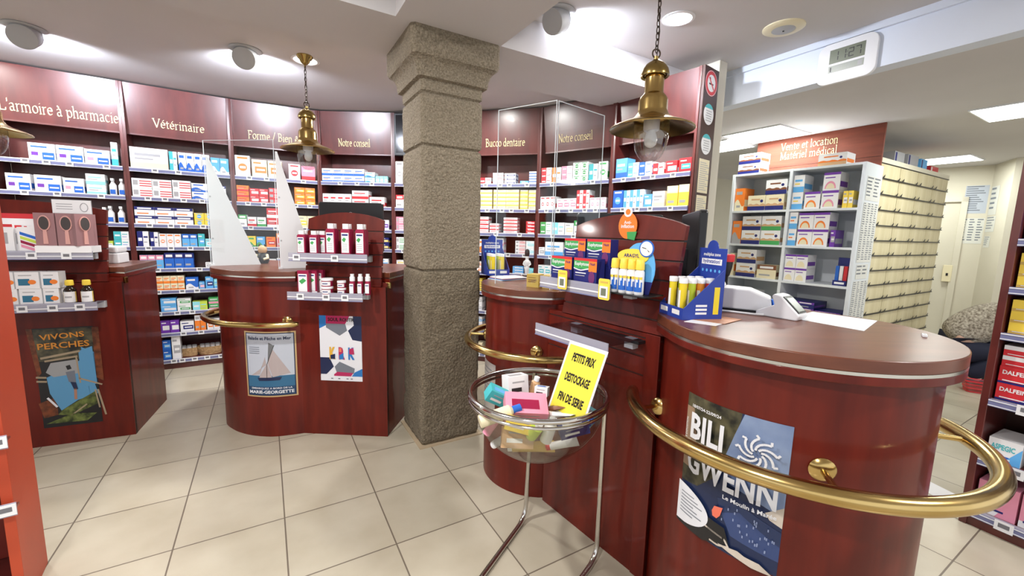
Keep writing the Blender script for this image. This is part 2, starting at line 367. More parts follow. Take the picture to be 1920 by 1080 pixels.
for a, b_ in zip(js[:3], js[1:]):
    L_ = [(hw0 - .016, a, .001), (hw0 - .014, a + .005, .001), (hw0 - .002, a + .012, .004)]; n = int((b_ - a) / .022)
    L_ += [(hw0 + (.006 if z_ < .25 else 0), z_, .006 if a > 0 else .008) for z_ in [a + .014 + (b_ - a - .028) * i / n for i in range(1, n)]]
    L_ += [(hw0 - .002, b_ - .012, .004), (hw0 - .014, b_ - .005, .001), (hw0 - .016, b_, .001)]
    mm = MB(); vs, fs = stone(L_, seed=a * 7); mm.add(vs, fs, STONE if a > 0 else STONE_SHADED); mm.build('stone_block', pil, smooth=50)
L_ = [(hw0 - .016, 2.325, .001), (hw0 - .013, 2.33, .001), (hw0 - .001, 2.338, .002), (hw0, 2.37, .004), (hw0, 2.402, .003), (.236, 2.410, .002), (.240, 2.425, .003), (.243, 2.455, .003), (.252, 2.485, .003), (.268, 2.505, .003), (.286, 2.515, .003),
      (.295, 2.535, .003), (.296, 2.57, .004), (.296, 2.61, .004), (.295, 2.6699, .001)]
mm = MB(); vs, fs = stone(L_, seed=3); mm.add(vs, fs, STONE); mm.build('capital', pil, smooth=35)
mm = MB(); mm.prism([(-.235, -.24), (.235, -.235), (.24, .235), (-.235, .235)], 0, .008, mat('mortar_skirt', (.42, .33, .22), .9)); mm.build('mortar_skirt', pil)

# ============================================================ SHELVING ALONG THE WALL
RZ = [1.996, 1.729, 1.474, 1.254, 1.04, .82, .601, .383, .105]
ORD = ['first', 'second', 'third', 'fourth', 'fifth', 'sixth', 'seventh', 'eighth', 'ninth', 'tenth', 'eleventh', 'twelfth', 'thirteenth', 'fourteenth', 'fifteenth', 'sixteenth', 'seventeenth', 'eighteenth', 'nineteenth', 'twentieth']
tagm = MB(); tagm.box(-.025, .025, -.003, 0, -.021, .021, WHITEP); tagm.fr(-.015, .015, -.006, .012, mat('eink', (.16, .16, .18), .5), -.0035); TAGME = tagm.mesh('price_label')
SIGN = ["L'armoire à pharmacie", 'Vétérinaire', 'Forme / Bien être', 'Notre conseil', None, 'Bucco dentaire', 'Notre conseil', None]
SNAME = ['left-end bay', 'Vétérinaire bay', 'Forme bay', 'left Notre conseil bay', 'black-screen bay', 'Bucco dentaire bay', 'right Notre conseil bay', 'right-end bay']
BAYDESC = ["mahogany wall shelving bay under the sign L'armoire à pharmacie", 'mahogany wall shelving bay under the sign Vétérinaire', 'mahogany wall shelving bay under the sign Forme / Bien être',
  'mahogany shelving bay under the Notre conseil sign left of the pillar', 'mahogany shelving bay with a black screen, half hidden by the stone pillar', 'mahogany wall shelving bay under the sign Bucco dentaire',
  'mahogany shelving bay under the Notre conseil sign behind the plexiglass', 'taller mahogany shelving bay with no sign, beside the no-smoking sticker']
BAYS = []
for i in range(8):
    p, q = BP[i], BP[i + 1]; fr = Frame(p, (q[0] - p[0], q[1] - p[1])); W = math.dist(p, q); BAYS.append((fr, W))
    top = 2.755 if i < 7 else 2.775; D_ = .33 if i < 7 else .25
    r = thing('shelving_unit', BAYDESC[i], 'shelving', (p[0], p[1], 0), fr.rz)
    t = .022
    for x in (0, W):
        MB().box(x - t if x else 0, x if x else t, .0, D_ - .03, 0, top, WOODSH).build('upright', r, bevel=.002)
    MB().box(t, W - t, D_ - .03, D_ - .012, 0, top, WOODSH).build('back_panel', r)
    MB().box(t, W - t, .012, D_ - .03, 0, .075, WOODSH).build('plinth', r)
    fz = 2.30
    # header board, its foot set back a little
    fb = MB(); y0 = .012; dy = .045
    if i == 4: pass
    else:
        fb.add([(t, y0 + dy, fz), (W - t, y0 + dy, fz), (W - t, y0, top), (t, y0, top), (t, y0 + dy + .02, fz), (W - t, y0 + dy + .02, fz), (W - t, y0 + .02, top), (t, y0 + .02, top)],
               [(0, 1, 2, 3), (4, 7, 6, 5), (0, 4, 5, 1), (3, 2, 6, 7), (0, 3, 7, 4), (1, 5, 6, 2)], WOODSH)
        fb.box(t, W - t, y0 + dy - .006, y0 + dy, fz, fz + .012, WOODSH)
        hb = fb.build('header_board', r)
        if SIGN[i]:
            tb = MB(); cz = 2.425; sz = .135 if i == 0 else .115
            cx = {0: W / 2 + .02, 1: W / 2 + .0, 2: W / 2 + .02, 3: W / 2 - .03, 5: W / 2 + .03, 6: W / 2 - .02}[i]
            serif(tb, SIGN[i], cx, 0, sz, GOLDT, y=0, width={0: .74, 1: .40, 2: .56, 3: .36, 5: .44, 6: .38}[i])
            k = dy / (top - fz); tb.v = [(x, y0 + dy - (z + cz - fz) * k - .003, z + cz) for x, y, z in tb.v]
            lt = tb.build('lettering', hb); lt['label'] = 'gold serif sign lettering'
    for s, z in enumerate(RZ):
        sh = MB().box(t, W - t, .0, D_ - .03, z - .030, z - .012, WOODSH).build('shelf', r)
        rl = MB(); rl.box(t, W - t, -.014, .0, z - .040, z - .002, RAILM); rl.box(t, W - t, -.0155, -.014, z - .010, z - .002, WHITEP); rl.box(t, W - t, -.0155, -.014, z - .040, z - .036, WHITEP)
        rl.build('price_rail', sh)
        n = random.randint(3, 5) if s < 8 else 7
        for k in range(n):
            c = bpy.data.objects.new('price_label', TAGME); COL.objects.link(c); c.parent = sh
            c.location = (t + .05 + (W - 2 * t - .1) * (k + .5 + random.uniform(-.25, .25)) / n, -.0156, z - .021)
# side panel at the right end of the taller bay
FS = Frame((1.4165, 3.3395), (.778, .628))
sp_ = thing('side_panel', 'dark brown end panel with round stickers beside the taller shelving bay', 'panel', (1.4165, 3.3395, 0), FS.rz)
MB().box(0, .222, 0, .022, 0, 2.775, DARKW).build('board', sp_, bevel=.002)
def disc(mb, cx, cz, r, m, y, n=28, rx=None): mb.poly([(cx + (rx or r) * math.cos(2 * PI * k / n), cz + r * math.sin(2 * PI * k / n)) for k in range(n)], m, y)
s = MB(); disc(s, 0, 0, .095, P('red'), -.001); disc(s, 0, 0, .092, P('white'), -.0013); disc(s, 0, 0, .088, P('red'), -.0016); disc(s, 0, 0, .062, P('white'), -.0019)
s.box(-.035, .03, -.0023, -.0019, -.012, .0, P('black')); s.poly([(-.02, .005), (-.012, .03), (-.022, .045), (-.03, .03)], P('black'), -.0021)
s.poly([(-.045, .035), (-.035, .045), (.045, -.038), (.035, -.048)], P('red'), -.0026)
o = s.build('no_smoking_sticker', loc=tuple(FS.p(.108, .0005, 2.66)), rz=FS.rz); tag(o, 'round red and white no-smoking sticker at the top of the dark panel', 'sticker')
for k, (z, nm) in enumerate(((2.43, 'upper of two round white and teal stickers on the dark panel'), (2.205, 'lower of two round white and teal stickers on the dark panel'))):
    s = MB(); disc(s, 0, 0, .078, P('white'), -.001); s.poly([(.078 * math.cos(math.radians(a)), .078 * math.sin(math.radians(a))) for a in range(35, 146, 10)], P('teal'), -.0015)
    for j in range(5): s.fr(-.045 + .008 * (j % 2), .045, .022 - j * .018, .028 - j * .018, P('grey'), -.0015)
    o = s.build('round_sticker', loc=tuple(FS.p(.105, .0005, z)), rz=FS.rz); tag(o, nm, 'sticker', 'round stickers on the dark panel')
for k, (z0, z1, nm) in enumerate(((1.83, 2.09, 'upper pale printed notice under the round stickers'), (1.50, 1.81, 'lower pale printed notice under the round stickers'))):
    s = MB().box(-.08, .08, -.0008, 0, 0, z1 - z0, P('cream'))
    for j in range(14): s.fr(-.068, .04 + .025 * ((j * 7) % 3 - .4), (z1 - z0) - .03 - j * .016, (z1 - z0) - .025 - j * .016, P('grey'), -.0012)
    o = s.build('printed_notice', loc=tuple(FS.p(.105, .0005, z0)), rz=FS.rz); tag(o, nm, 'notice', 'notices on the dark panel')
# black screen in place of the fifth bay's header
fr, W = BAYS[4]
scr = thing('wall_screen', 'black screen above the shelves, just left of the pillar top', 'screen', tuple(fr.p(W / 2, 0, 2.52)), fr.rz)
MB().box(-W / 2 + .03, W / 2 - .03, -.03, .02, -.23, .22, BLACKP).build('casing', scr, bevel=.006)
MB().box(-W / 2 + .05, W / 2 - .05, -.032, -.03, -.20, .20, SCREEN).build('display', scr)

# ------------------------------------------------------------ cartons
_cm = {}
def carton_mesh(des, w_, h_, d_):
    key = (des, round(w_, 3), round(h_, 3), round(d_, 2))
    if key in _cm: return _cm[key]
    base, acc, pat = des.split('-')[:3]; a2 = des.split('-')[3] if des.count('-') > 2 else 'grey'
    B, A, A2 = P(base), P(acc), P(a2); m = MB(); W, H = w_ - .002, h_ - .0015
    m.box(-W / 2, W / 2, 0, d_, 0, H, B)
    X = lambda f: -W / 2 + W * f
    Z = lambda f: H * f
    def R(x0, x1, z0, z1, mt, y=-.0006): m.fr(X(x0), X(x1), Z(z0), Z(z1), mt, y)
    T = (A if acc not in ('white', 'cream', 'yellow') else P('grey')) if base in ('white', 'yellow', 'cream', 'aqua', 'orange', 'lime') else P('white')
    if pat == 'low': R(0, 1, 0, .32, A); R(.12, .8, .62, .74, T); R(.12, .6, .45, .52, A2)
    elif pat == 'top': R(0, 1, .66, 1, A); R(.15, .85, .74, .9, P('white') if acc != 'white' else T, -.001); R(.12, .7, .2, .32, A2)
    elif pat == 'mid': R(.2, .95, .28, .62, A); R(.3, .85, .4, .5, P('white') if acc != 'white' else T, -.001); R(.1, .6, .78, .86, T)
    elif pat == 'logo': R(.5, .95, .1, .5, A); R(.55, .9, .26, .34, P('white') if acc != 'white' else T, -.001); R(.1, .35, .3, .5, A2); R(.1, .7, .75, .84, T)
    elif pat == 'ring': m.poly([(X(.5) + min(W, H) * .3 * math.cos(k * PI / 8), Z(.45) + min(W, H) * .3 * math.sin(k * PI / 8)) for k in range(16)], A); R(.15, .85, .84, .93, T); R(.3, .7, .4, .5, P('white') if acc != 'white' else T, -.001)
    elif pat == 'wave':
        for k in range(8):
            f = lambda q: .35 + .16 * math.sin(q * 5.5)
            m.poly([(X(k / 8), 0), (X((k + 1) / 8), 0), (X((k + 1) / 8), Z(f((k + 1) / 8))), (X(k / 8), Z(f(k / 8)))], A)
        R(.12, .75, .72, .86, T); R(.2, .6, .15, .25, A2, -.001)
    elif pat == 'stripes':
        for k in range(3): R(.38, .98, .18 + k * .25, .28 + k * .25, A)
        R(.06, .3, .3, .8, A2)
    elif pat == 'half': R(0, .5, 0, 1, A); R(.56, .92, .6, .7, T); R(.56, .86, .3, .36, A2); R(.08, .42, .4, .6, P('white') if acc != 'white' else T, -.001)
    elif pat == 'arch':   # mountain skyline of the nutrition cartons
        for k in range(10):
            f = lambda q: .36 + .10 * abs(math.sin(q * 9))
            m.poly([(X(k / 10), 0), (X((k + 1) / 10), 0), (X((k + 1) / 10), Z(f((k + 1) / 10))), (X(k / 10), Z(f(k / 10)))], A)
        R(0, 1, 0, .28, A2, -.001); R(.2, .7, .68, .78, T); m.poly([(X(.8) + H * .1 * math.cos(k * PI / 6), Z(.62) + H * .1 * math.sin(k * PI / 6)) for k in range(12)], P('navy'), -.001)
    elif pat == 'bowl':
        m.poly([(X(.45) + W * .34 * math.cos(k * PI / 12), Z(.1) + H * .42 * math.sin(k * PI / 12)) for k in range(13)], A2); m.poly([(X(.45) + W * .26 * math.cos(k * PI / 12), Z(.1) + H * .3 * math.sin(k * PI / 12)) for k in range(13)], P('cream'), -.001)
        R(0, 1, .86, 1, A); R(.1, .7, .68, .74, P('purple'))
    # side face wears the accent too
    m.add([(W / 2 + .0005, .01, Z(.2)), (W / 2 + .0005, d_ * .9, Z(.2)), (W / 2 + .0005, d_ * .9, Z(.5)), (W / 2 + .0005, .01, Z(.5))], [(0, 1, 2, 3)], A)
    me = m.mesh('carton'); _cm[key] = me; return me
PATW = dict(low='with a low band', top='with a top band', mid='with a middle block', logo='with a corner logo', ring='with a round mark', wave='with a wave', stripes='with side stripes', half='split in two', arch='with a skyline band', bowl='with a bowl picture', plain='')
def carton(fr, u, out, z, w_, h_, d_, des, label, group, jitter=.006):
    o = bpy.data.objects.new('carton', carton_mesh(des, w_, h_, d_)); COL.objects.link(o)
    o.location = fr.p(u, out, z); o.rotation_euler.z = fr.rz + random.uniform(-1, 1) * jitter
    return tag(o, label, 'box', group)
def cw(c): return {'sky': 'light-blue', 'navy': 'dark-blue', 'aqua': 'pale-turquoise'}.get(c, c)
def fill(fr, z, out, entries, where, depth=.12, jitter=.006, lim=(-9, 9)):
    """entries: (px0, px1, columns, rows, total height, design[, depth]) measured along the shelf"""
    col = 0
    for e in entries:
        x0, x1, nc, ns, H, des = e[:6]; d_ = e[6] if len(e) > 6 else depth
        u0 = fr.ux(x0, z + H / 2, out); u1 = fr.ux(x1, z + H / 2, out); u0 = max(u0, lim[0]); u1 = min(u1, lim[1]); w_ = (u1 - u0) / nc; bs, ac = des.split('-')[:2]
        grp = '%s and %s cartons on %s' % (cw(bs), cw(ac), where)
        for c in range(nc):
            col += 1
            for s in range(ns):
                pos = '' if ns == 1 else (', lower' if s == 0 else ', upper') if ns == 2 else ', bottom' if s == 0 else ', top' if s == ns - 1 else ', %s up' % ORD[s]
                carton(fr, u0 + w_ * (c + .5), out, z - .0115 + s * H / ns, w_ - .001, H / ns, d_, des,
                       '%s and %s box, %s from left%s, %s' % (cw(bs), cw(ac), ORD[col - 1], pos, where), grp, jitter if ns == 1 else 0)
def bayfill(i, row, entries, out=-.006):
    fill(BAYS[i][0], RZ[row], out, entries, 'shelf %s of %s' % (['one', 'two', 'three', 'four', 'five', 'six', 'seven', 'eight', 'nine'][row], SNAME[i]), lim=(.026, BAYS[i][1] - .026))
B_ = bayfill
B_(0, 0, [(52, 104, 1, 1, .15, 'white-blue-logo-purple'), (105, 157, 1, 1, .15, 'white-blue-logo-purple'), (158, 206, 1, 1, .14, 'white-blue-logo-pink'), (208, 221, 1, 1, .22, 'white-teal-low')])
B_(0, 1, [(10, 58, 1, 1, .15, 'white-blue-logo-purple'), (64, 115, 1, 1, .15, 'white-blue-logo-purple'), (118, 158, 1, 1, .14, 'white-blue-logo-pink'), (161, 198, 1, 2, .19, 'white-aqua-low')])
B_(0, 2, [(20, 57, 1, 1, .09, 'white-purple-mid'), (60, 94, 1, 1, .09, 'white-sky-mid'), (162, 190, 1, 1, .12, 'white-black-mid-blue'), (192, 199, 1, 1, .15, 'white-pink-mid')])
B_(0, 3, [(200, 212, 1, 1, .06, 'lime-white-mid'), (213, 246, 1, 2, .15, 'white-teal-half-blue')])
B_(1, 0, [(243, 315, 1, 1, .20, 'white-cream-low'), (317, 332, 1, 1, .19, 'white-teal-half'), (334, 393, 4, 1, .19, 'white-blue-wave'), (395, 429, 2, 1, .17, 'sky-white-wave')])
B_(1, 1, [(247, 322, 2, 2, .18, 'white-red-stripes'), (323, 358, 1, 2, .185, 'white-red-stripes'), (359, 389, 1, 2, .17, 'white-blue-wave'), (390, 424, 2, 2, .16, 'white-navy-top')])
B_(1, 2, [(252, 362, 3, 2, .17, 'white-navy-top-orange'), (364, 420, 3, 2, .13, 'yellow-sky-ring')])
B_(1, 3, [(257, 279, 1, 1, .155, 'white-navy-half'), (281, 297, 1, 1, .15, 'white-navy-half'), (298, 340, 3, 1, .135, 'white-orange-ring-blue'), (341, 370, 2, 1, .135, 'sky-blue-top'), (371, 384, 1, 1, .14, 'teal-sky-mid'), (385, 425, 3, 1, .09, 'aqua-white-mid')])
B_(1, 4, [(262, 307, 3, 1, .14, 'sky-pink-top'), (308, 363, 3, 1, .16, 'blue-navy-top'), (385, 398, 1, 1, .06, 'white-grey-mid'), (400, 428, 2, 1, .1, 'white-blue-mid')])
B_(1, 5, [(292, 346, 4, 2, .15, 'cream-orange-low-red'), (348, 372, 1, 1, .13, 'blue-white-wave'), (373, 384, 1, 1, .08, 'sky-pink-mid'), (385, 400, 1, 1, .13, 'sky-navy-mid'), (401, 412, 1, 1, .1, 'aqua-sky-low')])
B_(1, 6, [(301, 331, 1, 2, .145, 'sky-white-mid-teal'), (332, 358, 1, 2, .135, 'white-green-mid'), (361, 389, 1, 1, .095, 'lime-aqua-half'), (391, 412, 1, 2, .13, 'green-pink-low')])
B_(1, 7, [(301, 336, 2, 1, .135, 'purple-white-mid-orange'), (338, 364, 1, 1, .115, 'white-navy-mid-orange'), (365, 386, 2, 1, .17, 'orange-white-top'), (388, 412, 2, 1, .12, 'white-orange-mid')])
B_(1, 8, [(305, 321, 1, 2, .21, 'blue-sky-mid'), (322, 339, 1, 1, .245, 'white-grey-mid')])
B_(2, 0, [(438, 469, 1, 1, .22, 'white-orange-ring'), (472, 501, 1, 1, .19, 'cream-orange-mid'), (502, 529, 1, 1, .19, 'cream-orange-mid'), (541, 563, 1, 1, .175, 'white-red-ring'), (565, 591, 1, 1, .165, 'pink-red-low')])
B_(2, 1, [(440, 467, 1, 3, .18, 'orange-red-low'), (468, 503, 2, 2, .155, 'red-white-mid'), (504, 531, 1, 3, .17, 'red-white-stripes'), (552, 591, 2, 3, .195, 'orange-yellow-mid')])
B_(2, 2, [(445, 463, 1, 1, .13, 'white-green-top'), (464, 481, 1, 1, .11, 'white-red-low'), (482, 499, 1, 1, .11, 'white-green-low'), (500, 524, 1, 2, .21, 'red-white-low'), (525, 545, 1, 1, .17, 'yellow-white-mid'), (560, 592, 2, 1, .14, 'cream-yellow-mid')])
B_(2, 3, [(448, 480, 2, 1, .125, 'yellow-green-wave'), (481, 497, 1, 1, .12, 'sky-green-wave'), (499, 517, 1, 1, .12, 'orange-red-mid'), (518, 540, 1, 1, .16, 'red-orange-top'), (560, 590, 2, 1, .12, 'white-red-mid')])
B_(2, 4, [(459, 481, 1, 1, .105, 'cream-yellow-low'), (500, 518, 1, 1, .09, 'white-sky-low'), (519, 531, 1, 1, .10, 'white-blue-mid')])
B_(3, 0, [(601, 683, 4, 2, .155, 'white-blue-low-red'), (684, 703, 1, 2, .125, 'white-sky-wave-navy'), (704, 727, 3, 1, .085, 'aqua-white-mid')])
B_(3, 1, [(602, 659, 4, 1, .145, 'white-red-low'), (660, 691, 1, 2, .185, 'white-red-low'), (693, 721, 1, 1, .12, 'white-red-low')])
B_(3, 2, [(712, 729, 1, 1, .12, 'white-purple-mid')]); B_(3, 3, [(712, 729, 1, 2, .14, 'navy-yellow-mid')]); B_(3, 4, [(712, 728, 1, 1, .11, 'white-sky-mid')])
B_(4, 0, [(737, 756, 1, 1, .25, 'white-grey-ring'), (757, 830, 3, 1, .2, 'white-blue-mid')]); B_(4, 1, [(737, 757, 1, 1, .15, 'white-red-top'), (758, 810, 2, 1, .15, 'white-red-top')])
B_(4, 2, [(737, 758, 1, 2, .16, 'pink-white-stripes')]); B_(4, 3, [(737, 758, 1, 2, .15, 'white-green-stripes')]); B_(4, 4, [(737, 757, 1, 2, .10, 'white-yellow-mid')])
B_(5, 0, [(899, 921, 1, 1, .075, 'white-red-half-blue'), (924, 944, 1, 3, .125, 'white-red-stripes'), (946, 967, 1, 3, .12, 'white-navy-mid-red'), (975, 991, 1, 1, .04, 'sky-white-mid'), (992, 1006, 1, 5, .135, 'white-blue-low')])
B_(5, 1, [(897, 923, 1, 5, .215, 'cream-yellow-low'), (925, 973, 2, 5, .215, 'cream-yellow-low'), (975, 990, 1, 5, .21, 'yellow-cream-top'), (991, 1005, 1, 5, .21, 'cream-yellow-low')])
B_(5, 2, [(897, 916, 1, 4, .18, 'white-red-low'), (918, 935, 1, 3, .11, 'white-red-low'), (944, 970, 1, 5, .175, 'white-red-low'), (986, 1004, 1, 4, .14, 'red-white-mid')])
B_(5, 3, [(897, 917, 1, 1, .155, 'white-orange-wave'), (919, 944, 1, 2, .17, 'white-pink-low'), (966, 985, 1, 4, .15, 'white-red-stripes'), (986, 1003, 1, 2, .15, 'white-aqua-mid-red')])
B_(5, 4, [(894, 906, 1, 2, .12, 'white-orange-mid'), (961, 981, 1, 3, .085, 'sky-white-mid'), (984, 1002, 1, 1, .07, 'aqua-teal-mid')])
B_(5, 5, [(893, 904, 1, 6, .15, 'yellow-black-mid')]); B_(5, 6, [(893, 904, 1, 2, .16, 'white-grey-mid')]); B_(5, 7, [(893, 904, 1, 2, .15, 'white-sky-mid')]); B_(5, 8, [(893, 904, 1, 1, .12, 'cream-orange-low')])
B_(6, 0, [(1015, 1034, 1, 3, .165, 'white-red-half'), (1035, 1052, 1, 1, .16, 'white-orange-half'), (1053, 1073, 1, 3, .165, 'white-pink-half'), (1074, 1103, 2, 3, .19, 'white-green-ring'), (1104, 1121, 1, 1, .165, 'white-teal-half'), (1122, 1139, 1, 1, .18, 'white-green-ring')])
B_(6, 1, [(1013, 1041, 3, 1, .14, 'white-red-ring'), (1044, 1080, 3, 1, .115, 'white-pink-mid'), (1081, 1105, 2, 2, .19, 'white-red-half'), (1106, 1136, 3, 1, .115, 'white-pink-ring')])
B_(6, 2, [(1013, 1034, 1, 2, .135, 'white-green-half'), (1035, 1058, 1, 1, .13, 'white-aqua-half'), (1059, 1075, 1, 1, .125, 'white-cream-mid'), (1076, 1096, 1, 1, .15, 'white-green-top')])
B_(6, 3, [(1010, 1021, 1, 1, .09, 'white-grey-mid'), (1022, 1056, 1, 1, .15, 'white-sky-low')]); B_(6, 4, [(1008, 1032, 2, 1, .115, 'white-teal-mid')])
B_(7, 0, [(1155, 1176, 1, 1, .185, 'sky-blue-low'), (1177, 1197, 1, 2, .135, 'white-sky-half'), (1198, 1222, 1, 2, .13, 'white-blue-half'), (1224, 1245, 1, 1, .105, 'white-red-half'), (1248, 1270, 1, 1, .11, 'red-aqua-mid'), (1273, 1297, 1, 1, .12, 'red-teal-mid')])
B_(7, 1, [(1148, 1168, 1, 1, .17, 'blue-sky-ring'), (1169, 1206, 3, 1, .165, 'white-sky-half'), (1207, 1222, 1, 1, .12, 'sky-white-mid'), (1223, 1246, 1, 1, .14, 'white-cream-low'), (1250, 1271, 1, 1, .175, 'yellow-cream-top'), (1272, 1292, 1, 1, .18, 'yellow-cream-top')])
B_(7, 2, [(1228, 1245, 1, 1, .11, 'yellow-blue-mid')])
# spray bottles on the left bay
sb = MB(); sb.lathe([(.024, 0), (.026, .01), (.026, .10), (.012, .125), (.010, .14)], P('white'), 16); SBODY = sb.mesh('bottle_body', 40)
sb = MB(); sb.box(-.011, .011, -.028, .016, .14, .162, WHITEP).box(-.006, .006, -.018, -.010, .115, .14, WHITEP); STRIG = sb.mesh('spray_trigger')
sb = MB(); sb.box(-.018, .018, -.0275, -.0262, .02, .06, P('blue')); SLAB = sb.mesh('bottle_label')
for k, (row, px, lb) in enumerate(((1, 212, 'white spray bottle with blue label, left one on shelf two under the left-end sign'), (1, 229, 'white spray bottle with blue label, right one on shelf two beside the upright'),
        (2, 208, 'white spray bottle, left one on shelf three under the left-end sign'), (2, 228, 'white spray bottle, right one on shelf three beside the upright'))):
    fr = BAYS[0][0]; u = fr.ux(px, RZ[row] + .08, -.04); r = thing('spray_bottle', lb, 'bottle', tuple(fr.p(u, -.04, RZ[row] - .0118)), fr.rz, 'white spray bottles on the left shelves')
    for me in (SBODY, STRIG, SLAB): c = bpy.data.objects.new(me.name, me); COL.objects.link(c); c.parent = r
# baskets low on the second bay
fr = BAYS[1][0]
WICK = noisy('wicker', (.42, .26, .12), (.62, .42, .22), 60, .8)
for k, (px, rx, lb) in enumerate(((355, .085, 'small wicker basket of white pots, left one on the lowest shelf'), (394, .12, 'wider wicker basket of white packs, right one on the lowest shelf'))):
    r = thing('wicker_basket', lb, 'basket', tuple(fr.p(fr.ux(px, .16, -.1), -.12, RZ[8] - .0118)), fr.rz, 'wicker baskets on the lowest shelf')
    bm_ = MB(); bm_.lathe([(rx * .78, 0), (rx * .9, .04), (rx, .085), (rx * 1.03, .09), (rx * .95, .085), (rx * .85, .04), (rx * .74, .006)], WICK, 24); bm_.v = [(x, y * .6, z) for x, y, z in bm_.v]; bm_.build('basket_body', r, smooth=40)
    bm_ = MB()
    for q in range(5): bm_.tube([(rx * math.cos(a) * (.82 + .045 * q), rx * .6 * math.sin(a) * (.82 + .045 * q), .012 + q * .018) for a in [PI * 2 * j / 24 for j in range(24)]], .0035, WICK, 5, closed=True)
    bm_.build('woven_rim', r)
    for q in range(4 if k else 3):
        x = (q - (1.5 if k else 1)) * .045; pk = MB().lathe([(.02, 0), (.021, .055), (.019, .06)], P('white'), 14); pk.lathe([(.0215, .06), (.0215, .072), (.018, .074)], P('grey'), 14)
        o = pk.build('white_pot', loc=tuple(fr.p(fr.ux(px, .16, -.1) + x, -.12, RZ[8] + .028)), smooth=30); tag(o, 'white pot, %s from left in the %s wicker basket' % (ORD[q], ['small', 'wider'][k]), 'pot', 'white pots in the wicker baskets')

# ============================================================ COUNTERS
class Curve:
    """upright surface following a plan polyline; maps (s along, z) to a point slightly proud of it"""
    def __init__(s, pts, flip=1):
        s.p = [Vector((p[0], p[1], 0)) for p in pts]; s.L = [0]; s.flip = flip
        for a, b in zip(s.p, s.p[1:]): s.L.append(s.L[-1] + (b - a).length)
    def at(s, d, z, off=0):
        d = min(max(d, 0), s.L[-1] - 1e-6); i = max(k for k in range(len(s.p) - 1) if s.L[k] <= d + 1e-9)
        a, b = s.p[i], s.p[i + 1]; t = (b - a).normalized()
        def nrm(j):
            t0 = (s.p[min(j + 1, len(s.p) - 1)] - s.p[max(j - 1, 0)]).normalized(); return Vector((t0.y, -t0.x, 0)) * s.flip
        f = (d - s.L[i]) / (s.L[i + 1] - s.L[i]); n = nrm(i).lerp(nrm(i + 1), f).normalized()
        return a.lerp(b, f) + n * off + Vector((0, 0, z))
def clipx(pts, x0, x1):
    for sgn, lim in ((1, x0), (-1, -x1)):
        out = []
        for i, p in enumerate(pts):
            q = pts[(i + 1) % len(pts)]; a = sgn * p[0] - lim; b = sgn * q[0] - lim
            if a >= 0: out.append(p)
            if (a >= 0) != (b >= 0): t = a / (a - b); out.append((p[0] + (q[0] - p[0]) * t, p[1] + (q[1] - p[1]) * t))
        pts = out
        if len(pts) < 3: return []
    return pts
class Sheet:
    """printed sheet laid on a Curve: coordinates 0..W, 0..H"""
    def __init__(s, cv, s0, z0, W, H): s.cv, s.s0, s.z0, s.W, s.H, s.mb, s.k = cv, s0, z0, W, H, MB(), 0
    def f(s, x, z): return s.cv.at(s.s0 + x, s.z0 + z, .0012 + s.k * .00022)
    def poly(s, pts, m):
        s.k += 1; pts = [(min(max(x, 0), 1) * s.W, min(max(z, 0), 1) * s.H) for x, z in pts]; n = 18
        for i in range(n):
            c = clipx(pts, s.W * i / n, s.W * (i + 1) / n)
            if len(c) > 2: s.mb.add([s.f(*p) for p in c], [tuple(range(len(c)))], m)
    def rect(s, x0, x1, z0, z1, m): s.poly([(x0, z0), (x1, z0), (x1, z1), (x0, z1)], m)
    def text(s, t, x, z, m, width, height=None, bold=.02, rot=0):
        s.k += 1; text(s.mb, t, x * s.W, z * s.H, m, width=width * s.W, height=height and height * s.H, bold=bold, rot=rot, f=s.f)
    def line(s, pts, w_, m):
        for a, b in zip(pts, pts[1:]):
            dx, dz = (b[0] - a[0]) * s.W, (b[1] - a[1]) * s.H; L = math.hypot(dx, dz) or 1; nx, nz = -dz / L * w_ / s.W, dx / L * w_ / s.H; s.k -= 1
            s.poly([(a[0] - nx, a[1] - nz), (b[0] - nx, b[1] - nz), (b[0] + nx, b[1] + nz), (a[0] + nx, a[1] + nz)], m)
    def done(s, name, label, cat, group=None): o = s.mb.build(name); return tag(o, label, cat, group)
def cat_rom(pts, n=5):
    out = []
    for i in range(len(pts) - 1):
        p0, p1, p2, p3 = pts[max(i - 1, 0)], pts[i], pts[i + 1], pts[min(i + 2, len(pts) - 1)]
        for k in range(n):
            t = k / n; out.append(tuple(.5 * (2 * p1[j] + (p2[j] - p0[j]) * t + (2 * p0[j] - 5 * p1[j] + 4 * p2[j] - p3[j]) * t * t + (3 * p1[j] - p0[j] - 3 * p2[j] + p3[j]) * t ** 3) for j in (0, 1)))
    return out + [pts[-1]]
def circ(c, r, a0, a1, n=28): return [(c[0] + r * math.cos(math.radians(a0 + (a1 - a0) * i / n)), c[1] + r * math.sin(math.radians(a0 + (a1 - a0) * i / n))) for i in range(n + 1)]
ZT = 1.178
def counter(label, body, top):
    r = thing('service_counter', label, 'counter', (sum(p[0] for p in body) / len(body), sum(p[1] for p in body) / len(body), 0))
    C0 = Vector(r.location)
    sh = lambda pts: [(p[0] - C0.x, p[1] - C0.y) for p in pts]
    MB().prism(sh(body), 0, ZT - .07, WOOD).build('body', r, smooth=30)
    t = MB().prism(sh(top), ZT - .036, ZT, WOODTOP).prism(sh(top), ZT - .07, ZT - .044, WOOD).build('worktop', r, smooth=30, bevel=.003)
    cx = sum(p[0] for p in top) / len(top); cy = sum(p[1] for p in top) / len(top)
    MB().prism(sh(top), ZT - .0445, ZT - .0355, STEEL).build('edge_strip', t, smooth=30)
    return r
LEAN = .185
